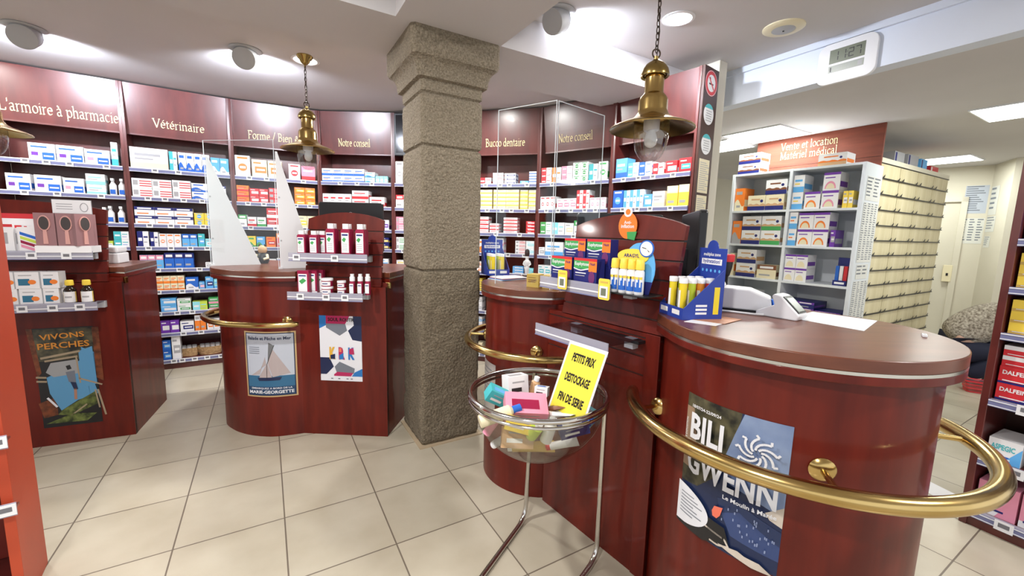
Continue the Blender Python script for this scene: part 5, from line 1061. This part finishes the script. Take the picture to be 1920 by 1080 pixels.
m = MB(); m.yprism([(.035 + .033 * math.cos(a), .178 + .033 * math.sin(a)) for a in [2 * PI * i / 28 for i in range(28)]], -.006, -.003, P('blue')); m.poly([(.035 + .028 * math.cos(a), .178 + .028 * math.sin(a)) for a in [2 * PI * i / 28 for i in range(28)]], P('white'), -.0065)
m.poly([(.034, .177), (.036, .179), (.016, .184), (.015, .181)], P('black'), -.007); m.poly([(.034, .179), (.036, .177), (.050, .167), (.047, .165)], P('black'), -.007); m.build('clock_face', t)
t = thing('round_wobbler', 'orange round Anti-inflation tag with a green box on the slat panel top', 'tag', tuple(FR_.p(.415, -(1.50 - 1.08) * LEAN + .005, 1.475)), FR_.rz)
m = MB(); m.yprism([(.05 * math.cos(a), .045 + .058 * math.sin(a)) for a in [2 * PI * i / 28 for i in range(28)]], -.003, 0, P('orange')); text(m, 'Anti-', 0, .06, P('white'), width=.04, bold=.02, y=-.0035); text(m, 'inflation', 0, .043, P('white'), width=.07, bold=.02, y=-.0035); m.build('disc', t)
m = MB(); m.yprism([(.022 * math.cos(a), .105 + .022 * math.sin(a)) for a in [2 * PI * i / 22 for i in range(22)]], -.005, -.0015, P('white')); m.poly([(.013 * math.cos(a), .105 + .013 * math.sin(a)) for a in [2 * PI * i / 18 for i in range(18)]], P('orange'), -.0055); m.build('badge', t)
MB().yprism([(.005, -.012), (.042, -.018), (.052, .02), (.0, .018)], -.006, -.003, P('green')).build('green_box', t)
for k, (px, zc) in enumerate(((1055, 1.288), (1133, 1.275))):
    t = thing('price_holder', 'yellow price holder, %s on the clear shelf under the Euphytose boxes' % ['left one', 'right one'][k], 'price tag', tuple(place(FR_, px, zc - .045, .152)), FR_.rz, 'yellow price holders')
    m = MB(); m.yprism(rrect(.058, .085, .008, 3), -.0025, 0, P('yellow')); m.v = [(x, y, z + .03) for x, y, z in m.v]; m.fr(-.02, .02, .055, .062, P('gold'), -.003); m.build('holder', t); m = MB().box(-.021, .021, -.005, -.0026, -.004, .042, WHITEP); m.fr(-.013, .013, .004, .034, LCD, -.0055); m.build('price_label', t)
# --- yellow stock clearance sign leaning into the bowl
Pa, Pb = FR_.p(.40, .236, 1.04), FR_.p(.60, .236, 1.04); Pc = FR_.p(.375, .325, .755); U = (Pb - Pa).normalized(); V = (Pa - Pc); Hs = V.length; V.normalize(); Nn = U.cross(V).normalized()
m = MB(); m.T = Matrix(((U.x, -Nn.x, V.x, 0), (U.y, -Nn.y, V.y, 0), (U.z, -Nn.z, V.z, 0), (0, 0, 0, 1)))
m.box(0, .205, -.0008, 0, 0, Hs, WHT); m.fr(.010, .195, .012, Hs - .014, mat('print_yellow', (.80, .70, .07), .4), -.0014)
for t_, q, w_ in (('PETITS PRIX', .80, .105), ('DESTOCKAGE', .52, .115), ('FIN DE SERIE', .24, .118)): text(m, t_, .104, Hs * q, BLK, width=w_ * 1.15, height=.036, bold=.04, y=-.002)
o = m.build('sale_sign', loc=tuple(Pc)); lab(o, 'yellow sheet reading PETITS PRIX DESTOCKAGE FIN DE SERIE leaning into the bowl', 'sign')

# --- display box of effervescent tubes
TUBC = [mat('tube_yellow', (.80, .62, .03), .35), mat('tube_lime', (.50, .60, .04), .35), mat('tube_orange', (.85, .30, .03), .35), mat('tube_red', (.70, .04, .04), .35)]
tubes = []
for c in TUBC:
    b_ = MB().lathe([(.0135, 0), (.014, .002), (.014, .128)], c, 18, cap=True).mesh('tube_body', 40); cp_ = MB().lathe([(.0155, .126), (.0155, .142), (.0145, .145), (0, .145)], P('white'), 18).mesh('cap', 40)
    l_ = MB().add([(.0143 * math.cos(math.radians(-100 + 25 * i)), .0143 * math.sin(math.radians(-100 + 25 * i)), z) for i in range(3) for z in (.03, .10)], [(0, 2, 3, 1), (2, 4, 5, 3)], P('white')).mesh('label'); tubes.append((b_, cp_, l_))
def tube_display(fr, lbl, order, kname, full=True, hd=.26):
    t = thing('tube_display_box', lbl, 'display box', tuple(fr.o + Vector((0, 0, ZT))), fr.rz); W_, D_ = .16, .158; nv = mat('print_royal', (.02, .05, .32), .4)
    m = MB().box(0, W_, 0, .003, .003, .042, nv).box(0, W_, 0, D_, 0, .003, nv).box(0, W_, D_ - .003, D_, .003, hd, nv)
    for x in (0, W_ - .003): m.add([(x, .003, .003), (x, D_ - .003, .003), (x, D_ - .003, .185), (x, .003, .042), (x + .003, .003, .003), (x + .003, D_ - .003, .003), (x + .003, D_ - .003, .185), (x + .003, .003, .042)], [(0, 1, 2, 3), (4, 7, 6, 5), (3, 2, 6, 7), (0, 3, 7, 4), (0, 4, 5, 1), (1, 5, 6, 2)], nv)
    m.yprism([(W_ / 2 + .032 * math.cos(a), hd + .03 * math.sin(a)) for a in [PI * i / 14 for i in range(15)]], D_ - .003, D_, nv); m.build('carton_tray', t)
    m = MB(); m.fr(.01, .06, .014, .032, P('white'), -.0006); m.fr(.09, .14, .014, .032, P('white'), -.0006)
    for z, h_ in ((hd - .04, .014),): m.fr(.02, .14, z - .022, z, P('white'), D_ - .0036); text(m, 'hydratation!', .08, z - .011, nv, width=.10, bold=.02, y=D_ - .004)
    text(m, 'multiplus zone', .08, hd - .025, P('white'), width=.10, bold=.02, y=D_ - .004)
    for k in range(5): m.poly([(.03 + .025 * k + .006 * math.cos(a), hd - .085 + .006 * math.sin(a)) for a in [2 * PI * i / 10 for i in range(10)]], P('sky'), D_ - .0036)
    x = W_ + .0006
    for k in range(3): m.add([(x, .05, .02 + .014 * k), (x, .095, .02 + .014 * k), (x, .095, .028 + .014 * k), (x, .05, .028 + .014 * k)], [(0, 1, 2, 3)], P('white'))
    m.add([(x, .12, .02), (x, .142, .02), (x, .142, .12), (x, .12, .12)], [(0, 1, 2, 3)], TUBC[0]); m.build('printing', t)
    C_ = ORD
    for j in range(4):
        for i in range(2 if full or j else 2):
            c = order[j]; p = fr.p(.045 + .068 * i, -.024 - .036 * j, ZT + .0035)
            inst(tubes[c if i else order[j]], tuple(p), random.uniform(-2, -1), '%s effervescent tube, %s row, %s, in the %s' % (['yellow', 'lime green', 'orange', 'red'][c], ORD[j], ['left', 'right'][i], kname), 'tube', 'effervescent_tube', 'effervescent tubes in the ' + kname)
    return t
tube_display(Frame((.592, 1.640), (.17, -.98)), 'blue hydratation display box of tubes on the drum counter', (0, 1, 2, 3), 'drum counter box')
tube_display(Frame((-.17, 2.86), (.93, .36)), 'dark blue display box of tubes on the rounded counter end by the pillar', (0, 0, 1, 1), 'pillar-side box', hd=.245)
# --- printer, terminal, papers on the drum
t = thing('receipt_printer', 'white receipt printer with its lid raised on the drum counter', 'printer', (.985, 1.745, ZT), -.55)
m = MB(); m.yprism([(-.08, .008), (.09, .008), (.10, .03), (.095, .062), (.02, .092), (-.08, .095)], -.06, .06, WHITEP); m.build('housing', t, bevel=.006)
m = MB(); m.yprism([(-.082, .095), (-.076, .095), (-.13, .20), (-.137, .198)], -.055, .055, WHITEP); m.build('raised_lid', t, bevel=.002); MB().box(-.085, .085, -.063, .063, 0, .008, BLACKP).build('foot', t); MB().box(-.12, -.08, -.055, .055, .008, .09, WHITEP).build('paper_bay', t, bevel=.004)
t = thing('card_terminal', 'white card terminal with a grey screen on the drum counter', 'card terminal', (1.045, 1.60, ZT), -.95)
m = MB(); m.yprism([(-.07, 0), (.075, 0), (.085, .02), (.015, .088), (-.01, .092), (-.018, .082), (-.005, .05), (-.07, .018)], -.04, .04, WHITEP); m.build('housing', t, bevel=.005)
for nm, y0, mt in (('bezel', .0, BLACKP), ('screen', .0012, mat('terminal_screen', (.30, .33, .30), .25))):
    k = .034 if nm == 'bezel' else .028; a = Vector((.080, 0, .027)); b = Vector((.020, 0, .0855)); d = (b - a); n_ = Vector((-d.z, 0, d.x)).normalized() * -1; s0_, s1_ = (.02, .98) if nm == 'bezel' else (.1, .85)
    q = [a + d * s0_, a + d * s1_]; h_ = n_ * (.0015 + y0); m = MB(); m.add([(q[0] + h_ + Vector((0, -k, 0))), (q[0] + h_ + Vector((0, k, 0))), (q[1] + h_ + Vector((0, k, 0))), (q[1] + h_ + Vector((0, -k, 0)))] + [(q[i] - n_ * .004 + Vector((0, s_ * k, 0))) for i, s_ in ((0, -1), (0, 1), (1, 1), (1, -1))], [(0, 1, 2, 3), (0, 4, 5, 1), (1, 5, 6, 2), (2, 6, 7, 3), (3, 7, 4, 0)], mt); m.build(nm, t)
m = MB(); m.tube([(.85, 1.68, ZT + .006), (.90, 1.655, ZT + .005), (.95, 1.62, ZT + .005), (.985, 1.60, ZT + .006)], .004, WHITEP, 8); o = m.build('white_cable', smooth=60); lab(o, 'white cable running from the printer to the card terminal', 'cable')
def flat(name, pts, mt, label, cat, z=.0012, group=None, extra=None):
    m = MB().prism(pts, ZT + z - .001, ZT + z, mt)
    if extra: extra(m)
    o = m.build(name); return lab(o, label, cat, group)
flat('paper_sheet', [(1.075, 1.585), (1.27, 1.73), (1.40, 1.565), (1.19, 1.375)], mat('print_sheet', (.72, .74, .76), .5), 'blank white paper sheet on the drum counter beside the card terminal', 'paper')
flat('leaflet', [(.615, 1.455), (.74, 1.56), (.815, 1.50), (.70, 1.395)], P('white'), 'white leaflet under the orange one on the drum counter', 'leaflet', .0012)
flat('leaflet', [(.66, 1.49), (.765, 1.60), (.855, 1.515), (.745, 1.425)], mat('print_rust', (.45, .20, .10), .4), 'orange brown leaflet before the tube display box', 'leaflet', .0026)
t = thing('pen_cap', 'small white and black usb stick lying at the right of the drum counter', 'usb stick', (1.335, 1.315, ZT), .9); MB().box(-.012, .018, -.006, .006, 0, .009, WHITEP).build('casing', t, bevel=.002); MB().box(.018, .026, -.005, .005, .001, .008, BLACKP).build('plug', t); MB().box(-.002, .006, -.003, .003, .009, .0095, BLACKP).build('mark', t)
bpy.data.objects[t.name].name = 'usb_stick'
t = thing('barcode_scanner', 'red and black barcode scanner on a stand behind the printer', 'scanner', (1.03, 2.0, ZT), .3); t.scale = (1.1, 1.1, 1.15); MB().lathe([(.045, 0), (.045, .006), (.012, .012), (.009, .02), (.009, .10), (.016, .11)], BLACKP, 20).build('stand', t, smooth=40); MB().lathe([(.014, .108), (.022, .14), (.024, .165)], BLACKP, 18).build('grip', t, smooth=40); MB().lathe([(.026, .163), (.028, .168), (.029, .19), (.024, .194)], P('red'), 18).build('head', t, smooth=40)
t = thing('tape_roll', 'small blue object peeking out behind the printer and terminal', 'tape', (1.10, 1.72, ZT), .0); m = MB(); m.T = Matrix.Translation((0, 0, .026)) @ Matrix.Rotation(PI / 2, 4, 'Y'); m.lathe([(.026, -.02), (.026, .02)], P('blue'), 24); m.build('roll', t, smooth=40); m = MB(); m.T = Matrix.Translation((0, 0, .026)) @ Matrix.Rotation(PI / 2, 4, 'Y'); m.lathe([(.012, -.021), (.012, .021)], P('white'), 20); m.build('core', t, smooth=40)
# --- monitors
def monitor(fr, w_, z0, z1, label, dist):
    t = thing('computer_monitor', label, 'monitor', tuple(fr.o + Vector((0, 0, ZT))), fr.rz, 'black monitors behind the counters'); z0 -= ZT; z1 -= ZT
    m = MB(); m.yprism([(x + w_ / 2, z + (z0 + z1) / 2) for x, z in rrect(w_, z1 - z0, .015, 3)], 0, .035, BLACKP); m.build('casing', t, bevel=.006); MB().box(.012, w_ - .012, .035, .037, z0 + .012, z1 - .012, SCREEN).build('display', t)
    MB().box(w_ / 2 - .03, w_ / 2 + .03, -.02, -.0005, .02, (z0 + z1) / 2, BLACKP).build('neck', t); MB().box(w_ / 2 - .1, w_ / 2 + .1, -.07, .11, 0, .012, BLACKP).build('foot', t, bevel=.003)
    m = MB(); m.T = Matrix.Translation((w_ / 2, -.0006, z1 - .09)); m.tube([(.016 * math.cos(a), 0, .016 * math.sin(a)) for a in [2 * PI * i / 20 for i in range(20)]], .0015, GREYP, 6, closed=True); m.build('maker_badge', t)
    return t
monitor(Frame((.955, 2.40), (-.13, -.52)), .54, 1.235, 1.60, 'black monitor seen edge-on behind the right end of the slat panel', 0)
monitor(Frame((.40, 2.64), (1, .02)), .54, 1.27, 1.612, 'black monitor peeking over the arched slat panel of the right counter', 0)
monitor(Frame((-1.49, 3.22), (1, -.02)), .49, 1.30, 1.672, 'black monitor behind the arched panel of the middle counter', 0)
# --- figurines, magazines, gold cube
def nut(loc, s_, label):
    t = thing('figurine', label, 'figurine', loc, 0)
    MB().lathe([(.028 * s_, 0), (.028 * s_, .008 * s_), (.02 * s_, .012 * s_)], BLACKP, 16).build('base', t, smooth=40); MB().lathe([(.013 * s_, .012 * s_), (.016 * s_, .05 * s_), (.020 * s_, .07 * s_), (.013 * s_, .078 * s_), (.020 * s_, .09 * s_), (.019 * s_, .115 * s_), (.010 * s_, .124 * s_), (.012 * s_, .13 * s_), (.013 * s_, .145 * s_), (.010 * s_, .152 * s_)], P('white'), 20).build('body', t, smooth=60)
    MB().lathe([(.014 * s_, .148 * s_), (.018 * s_, .165 * s_), (.016 * s_, .19 * s_), (.006 * s_, .20 * s_), (0, .2 * s_)], BLACKP, 18).build('bearskin_hat', t, smooth=60)
    for q in (-1, 1): m = MB(); m.tube([(.018 * q * s_, 0, .112 * s_), (.026 * q * s_, -.004, .09 * s_), (.012 * q * s_, -.018 * s_, .078 * s_)], [.006 * s_, .0055 * s_, .005 * s_], P('white'), 8); m.build('arm', t, smooth=60)
nut((.098, 2.86, ZT), .95, 'small white figurine with a tall black hat on the rounded counter end')
t = thing('figurine', 'small dark bear figurine with a beige jacket beside the left white fin', 'figurine', (-2.02, 3.36, ZT), .2)
MB().lathe([(.035, 0), (.045, .02), (.042, .05), (.030, .08), (.02, .09)], P('black'), 20).build('body', t, smooth=60); MB().lathe([(.0, .078), (.026, .085), (.034, .105), (.030, .13), (.014, .143), (0, .146)], P('tan'), 20, cap=False).build('head', t, smooth=60)
for q in (-1, 1): m = MB(); m.T = Matrix.Translation((.02 * q, 0, .14)); m.lathe([(.0, -.008), (.009, 0), (.007, .012), (0, .016)], P('black'), 10, cap=False); m.build('ear', t, smooth=60); m = MB(); m.tube([(.034 * q, -.01, .07), (.045 * q, -.025, .045), (.02 * q, -.045, .035)], [.012, .012, .010], P('cream'), 10); m.build('arm', t, smooth=60)
for k, (z, col, a) in enumerate(((0, 'white', .0), (.004, 'sky', .12), (.008, 'magenta', .05), (.012, 'white', -.06))):
    m = MB().box(-.10, .10, -.07, .07, 0, .0035, P(col)); o = m.build('magazine', loc=(-.035 + .004 * k, 2.665, ZT + z + .0003), rz=.68 + a); lab(o, '%s magazine on the rounded counter end, %s of the pile' % ({'sky': 'light blue', 'magenta': 'dark pink'}.get(col, col), ['lowest', 'second', 'third', 'topmost'][k]), 'magazine', 'magazines on the rounded counter end')
for k, (x, y, a) in enumerate(((.13, 2.33, -.5), (.215, 2.29, -.5))):
    m = MB().box(-.036, .036, -.036, .036, 0, .072, P('gold')); text(m, 'CUIVRE', 0, .036, P('white') if k else P('brown'), width=.05, bold=.02, y=-.037, rot=PI / 2 if k else .2)
    for j in range(3): m.fr(-.028, .02, .052 - .012 * j - .03 * (k == 0) * 0, .055 - .012 * j, P('brown'), -.0366) if k == 0 else None
    o = m.build('gold_cube_box', loc=(x, y, ZT), rz=a); lab(o, 'gold cube carton behind the clear screen, %s one' % ['left', 'right'][k], 'box', 'gold cube cartons')

# ============================================================ BARGAIN BOWL
BC = Vector((.12, 1.66, 0)); RZ0 = .82; RB = .275
t = thing('bowl_stand', 'clear round bargain bowl on a bent chrome stand in front of the right counter', 'display bowl', (BC.x, BC.y, 0))
m = MB(); n = 14; prof = [(RB * math.sin(PI / 2 * i / n), RZ0 - RB * math.cos(PI / 2 * i / n)) for i in range(n + 1)]
m.lathe([(max(r_, 0), z) for r_, z in prof] + [(RB - .005, RZ0)] + [((RB - .005) * math.sin(PI / 2 * i / n), RZ0 - (RB - .005) * math.cos(PI / 2 * i / n)) for i in range(n - 1, -1, -1)], BOWLG, 56, cap=False); m.build('clear_bowl', t, smooth=70)
m = MB(); m.tube([(.282 * math.cos(a), .282 * math.sin(a), RZ0 + .004) for a in [2 * PI * i / 64 for i in range(64)]], .0105, CHROME, 14, closed=True); m.tube([(.284 * math.cos(a), .284 * math.sin(a), RZ0 - .020) for a in [2 * PI * i / 64 for i in range(64)]], .006, CHROME, 12, closed=True); m.build('chrome_rim', t, smooth=70)
def rnd(pts, r_=.08, n=6):
    out = [Vector(pts[0])]
    for a, b, c in zip(pts, pts[1:], pts[2:]):
        a, b, c = Vector(a), Vector(b), Vector(c); p = b + (a - b).normalized() * min(r_, (a - b).length / 2); q = b + (c - b).normalized() * min(r_, (c - b).length / 2)
        out += [p.lerp(b, i / n).lerp(b.lerp(q, i / n), i / n) for i in range(n + 1)]
    return out + [Vector(pts[-1])]
m = MB(); m.tube(rnd([(.0, .283, RZ0 - .01), (-.02, .325, .0135), (-.27, -.16, .0135), (-.02, -.36, .0135), (.30, .07, .0135), (.288, .02, RZ0 - .01)], .09), .0115, CHROME, 16); m.build('bent_leg', t, smooth=70)
random.seed(11)
def inbowl(name, kind, px, py, Y, size, rot, col, label, extra=None):
    r = ray(px, py); p = CC + r * (Y / r.y); cb = Vector((BC.x, BC.y, RZ0)); lim = RB - .012 - .34 * max(size); dv = p - cb
    if dv.length > lim and p.z < RZ0: p = cb + dv * (lim / dv.length)
    m = MB(); m.T = Matrix.Rotation(rot[2], 4, 'Z') @ Matrix.Rotation(rot[1], 4, 'Y') @ Matrix.Rotation(rot[0], 4, 'X'); x, y, z = [q * .56 for q in size]
    if kind == 'box': m.box(-x, x, -y, y, -z, z, P(col)); m.fr(-x * .7, x * .3, -z * .5, -z * .1, P('black' if col == 'white' else 'white'), -y - .0006); m.fr(-x * .6, x * .6, z * .35, z * .5, P('grey'), -y - .0006); m.add([(-x * .7, -y * .6, z + .0006), (x * .6, -y * .6, z + .0006), (x * .6, y * .3, z + .0006), (-x * .7, y * .3, z + .0006)], [(0, 1, 2, 3)], P(extra or 'grey'))
    elif kind == 'bottle': m.lathe([(y * .95, -x), (y, -x + .004), (y, x * .45), (y * .5, x * .6)], P(col), 20); m.lathe([(y * .55, x * .6), (y * .62, x * .62), (y * .6, x), (0, x)], P(extra or 'white'), 18)
    elif kind == 'tubepack': # crimped cream tube
        n_ = 8; vs = []
        for i in range(n_ + 1):
            f = i / n_
            for j in range(12): a = 2 * PI * j / 12; vs.append((x * .9 * math.cos(a) * (1 + .25 * f), y * math.sin(a) * (1 - f * .93), -z + 2 * z * f))
        m.add(vs, [(i * 12 + j, i * 12 + (j + 1) % 12, (i + 1) * 12 + (j + 1) % 12, (i + 1) * 12 + j) for i in range(n_) for j in range(12)] + [tuple(range(12))[::-1]], P(col)); m.lathe([(y * .9, -z - .018), (y * .9, -z)], P(extra or 'white'), 14)
    o = m.build(name, loc=tuple(p), smooth=35 if kind != 'box' else False); lab(o, label, 'sale item', 'bargain items in the bowl'); return o
B = inbowl
B('sale_carton', 'box', 966, 722, 1.74, (.085, .06, .08), (-.15, 0, .45), 'white', 'white carton with a black barcode standing highest in the bowl')
B('sale_carton', 'box', 934, 742, 1.66, (.09, .05, .05), (.3, .5, .3), 'teal', 'teal carton at the left of the bowl', 'sky')
B('sale_carton', 'box', 985, 764, 1.585, (.15, .09, .055), (.5, .08, .12), 'pink', 'pink carton with a dotted lid in the middle of the bowl', 'magenta')
B('sale_carton', 'box', 1016, 733, 1.70, (.05, .04, .035), (-.2, 0, -.3), 'white', 'tiny white box with a blue mark right of the tall carton', 'blue')
B('sale_bottle', 'bottle', 1003, 724, 1.76, (.08, .036, .036), (.1, .2, 0), 'tan', 'tan bottle behind the tiny white box')
B('sale_tube', 'tubepack', 1042, 765, 1.62, (.035, .03, .12), (1.2, 0, 1.2), 'brown', 'brown metallic tube lying under the yellow sign', 'black')
B('sale_tube', 'tubepack', 1050, 778, 1.56, (.035, .03, .11), (1.3, .2, .9), 'white', 'white tube lying in front of the brown one', 'navy')
B('sale_bottle', 'bottle', 930, 782, 1.50, (.15, .045, .045), (0, 1.35, .35), 'cream', 'cream bottle with a bright blue cap against the left wall', 'blue')
B('sale_carton', 'box', 1076, 803, 1.475, (.10, .04, .045), (.2, -.25, .1), 'navy', 'navy carton with white print against the front right wall', 'grey')
B('sale_bottle', 'bottle', 1098, 793, 1.50, (.06, .03, .03), (0, 1.3, .1), 'blue', 'blue capped bottle end poking out behind the navy carton', 'blue')
B('sale_sachet', 'box', 975, 797, 1.49, (.10, .012, .05), (-.3, .2, -.1), 'yellow', 'yellow sachet near the front wall', 'gold')
B('sale_bottle', 'bottle', 1004, 806, 1.475, (.08, .04, .04), (.5, .4, 0), 'lime', 'pale green bottle in the middle near the front')
B('sale_bottle', 'bottle', 1030, 806, 1.47, (.09, .04, .04), (.2, .2, .3), 'white', 'white bottle with a grey collar beside the navy carton', 'grey')
B('sale_sachet', 'box', 970, 820, 1.50, (.11, .02, .07), (-.4, .1, .15), 'tan', 'flesh-coloured pouch low in the bowl', 'tan')
B('sale_tube', 'tubepack', 1000, 838, 1.55, (.04, .035, .15), (.2, 1.45, .05), 'gold', 'gold tube at the very bottom of the bowl')
B('sale_tube', 'tubepack', 1058, 832, 1.52, (.03, .028, .10), (.2, 1.2, -.1), 'white', 'white tube with a red cap low on the right', 'red')
B('sale_bottle', 'bottle', 918, 800, 1.53, (.08, .03, .03), (0, .6, .2), 'pink', 'pink bottle low on the left')
B('sale_tube', 'tubepack', 945, 825, 1.52, (.03, .03, .10), (.4, .8, 0), 'grey', 'grey tube low on the left')
B('sale_carton', 'box', 1095, 775, 1.66, (.09, .05, .05), (.2, .3, -.6), 'aqua', 'pale turquoise carton at the right under the sign')

# ============================================================ BACK LEFT: CROUCHING PERSON, BASKET, FLOOR PAPER
def skin(name, joints, edges, mt, parent=None, lv=2, root=0):
    me = bpy.data.meshes.new(name); me.from_pydata([j[:3] for j in joints], edges, []); me.materials.append(mt)
    o = bpy.data.objects.new(name, me); COL.objects.link(o); o.parent = parent
    s_ = o.modifiers.new('skin', 'SKIN'); s_.use_smooth_shade = True
    for i, j in enumerate(joints):
        v = me.skin_vertices[0].data[i]; v.radius = (j[3], j[4] if len(j) > 4 else j[3]); v.use_root = i == root
    u_ = o.modifiers.new('sub', 'SUBSURF'); u_.levels = lv; u_.render_levels = lv; return o
SKN = mat('skin', (.55, .33, .24), .5); TR = mat('dark_trousers', (.008, .010, .028), .8); HAIR = noisy('brown_hair', (.05, .03, .02), (.09, .05, .03), 30, .6)
SW = noisy('tweed_sweater', (.16, .13, .10), (.52, .47, .39), 55, .95, bump=.8, detail=3)
pp = thing('person', 'person crouching in a beige flecked sweater and dark trousers behind the right shelving', 'person', (4.86, 4.50, 0), -.62); pp.scale = (1.1, 1.1, 1.1)
# facing +x locally
jb = [(0, 0, .34, .14, .13), (.10, 0, .48, .13, .15), (.26, 0, .62, .14, .17), (.42, 0, .70, .11, .15), (.52, 0, .74, .055), (.60, 0, .78, .06), (.66, 0, .79, .085, .075), (.69, 0, .70, .06),
      (.42, .17, .68, .06), (.52, .22, .45, .042), (.68, .17, .28, .03), (.74, .15, .24, .032), (.42, -.17, .68, .06), (.52, -.22, .45, .042), (.68, -.17, .28, .03), (.74, -.15, .24, .032),
      (.06, .10, .30, .10), (.40, .14, .44, .07), (.14, .13, .10, .05), (.24, .13, .04, .04), (.06, -.10, .30, .10), (.40, -.14, .36, .07), (.12, -.13, .10, .05), (.22, -.13, .04, .04)]
eb = [(0, 1), (1, 2), (2, 3), (3, 4), (4, 5), (5, 6), (6, 7), (3, 8), (8, 9), (9, 10), (10, 11), (3, 12), (12, 13), (13, 14), (14, 15), (0, 16), (16, 17), (17, 18), (18, 19), (0, 20), (20, 21), (21, 22), (22, 23)]
for s_ in (1, -1):
    b0 = 11 if s_ == 1 else 15
    for k in range(5):
        j = len(jb); y = .15 * s_; dy = (-.026 + .013 * k); L_ = [.045, .075, .082, .076, .06][k]
        jb.append((.76 + (.01 if k else -.01), y + dy * 1.1 * s_, .225, .010)); jb.append((.77 + L_ * .45, y + dy * 1.4 * s_, .215 - L_ * .3, .0085)); jb.append((.77 + L_ * .7, y + dy * 1.4 * s_, .205 - L_ * .65, .0075)); eb += [(b0, j), (j, j + 1), (j + 1, j + 2)]
skin('body', jb, eb, SKN, pp)
sw = [(j[0], j[1], j[2], (j[3] + .02), ((j[4] if len(j) > 4 else j[3]) + .02)) for j in jb[:5]] + [(x, y, z, r_ + .018) for x, y, z, r_ in ((.42, .17, .68, .06), (.52, .22, .45, .045), (.66, .175, .30, .035), (.42, -.17, .68, .06), (.52, -.22, .45, .045), (.66, -.175, .30, .035))]
sw[0] = (0, 0, .38, .175, .175); sw[1] = (.10, 0, .52, .17, .19); sw[2] = (.26, 0, .63, .18, .21); sw[4] = (.50, 0, .735, .075, .075); skin('sweater', sw, [(0, 1), (1, 2), (2, 3), (3, 4), (3, 5), (5, 6), (6, 7), (3, 8), (8, 9), (9, 10)], SW, pp)
tw = [(0, 0, .33, .17, .17)] + [(x, y, z, r_ + .016) for x, y, z, r_ in ((.06, .10, .30, .10), (.40, .14, .44, .075), (.12, .13, .07, .06), (.06, -.10, .30, .10), (.40, -.14, .36, .075), (.11, -.13, .07, .06))]
skin('trousers', tw, [(0, 1), (1, 2), (2, 3), (0, 4), (4, 5), (5, 6)], TR, pp)
skin('hair', [(.62, 0, .82, .085, .08), (.66, 0, .845, .08, .08), (.58, 0, .77, .06, .06)], [(0, 1), (0, 2)], HAIR, pp)
for s_ in (1, -1): skin('shoe', [(.12, .13 * s_, .045, .045), (.26, .13 * s_, .035, .04), (.34, .13 * s_, .03, .03)], [(0, 1), (1, 2)], BLACKP, pp)
m = MB()
for s_ in (1, -1): m.T = Matrix.Translation((.735, .03 * s_, .765)); m.lathe([(0, -.008), (.008, 0), (0, .008)], BLACKP, 8, cap=False)
m.T = Matrix(); m.add([(.75, 0, .775), (.745, .012, .74), (.745, -.012, .74), (.768, 0, .742)], [(0, 1, 3), (0, 3, 2), (1, 2, 3)], SKN); m.box(.738, .745, -.02, .02, .712, .718, mat('lips', (.4, .12, .1), .5)); m.build('face', pp)
# red basket
RED = thin_glass('red_clear_plastic', (.85, .16, .22), .12, .2)
t = thing('plastic_basket', 'small translucent red plastic basket on the floor beside the right shelving', 'basket', tuple(at_z(1833, 735, 0)), -.5); t.scale = (.66, .66, .8)
m = MB(); w0, w1 = .12, .15
for k in range(9):
    f = k / 8; w_ = w0 + (w1 - w0) * f
    if k in (0, 3, 6, 8): m.tube([(x * w_ / .15, y * w_ / .15, .01 + .13 * f) for x, y in rrect(.36, .24, .05, 4)], .005, P('red'), 6, closed=True)
m.build('rim_bands', t, smooth=60); m = MB(); pts0 = rrect(.29, .19, .04, 4); pts1 = rrect(.36, .24, .05, 4); k = len(pts0)
m.add([(x, y, .01) for x, y in pts0] + [(x, y, .14) for x, y in pts1], [(i, (i + 1) % k, k + (i + 1) % k, k + i) for i in range(k)] + [tuple(range(k))[::-1]], RED); m.build('basket_shell', t)
p = at_z(1752, 919, 0); o = MB().prism([(p.x - .06, p.y - .08), (p.x + .09, p.y - .05), (p.x + .06, p.y + .09), (p.x - .08, p.y + .06)], .0003, .0015, P('white')).build('floor_paper'); lab(o, 'small white paper lying on the tiles behind the drum counter', 'paper')
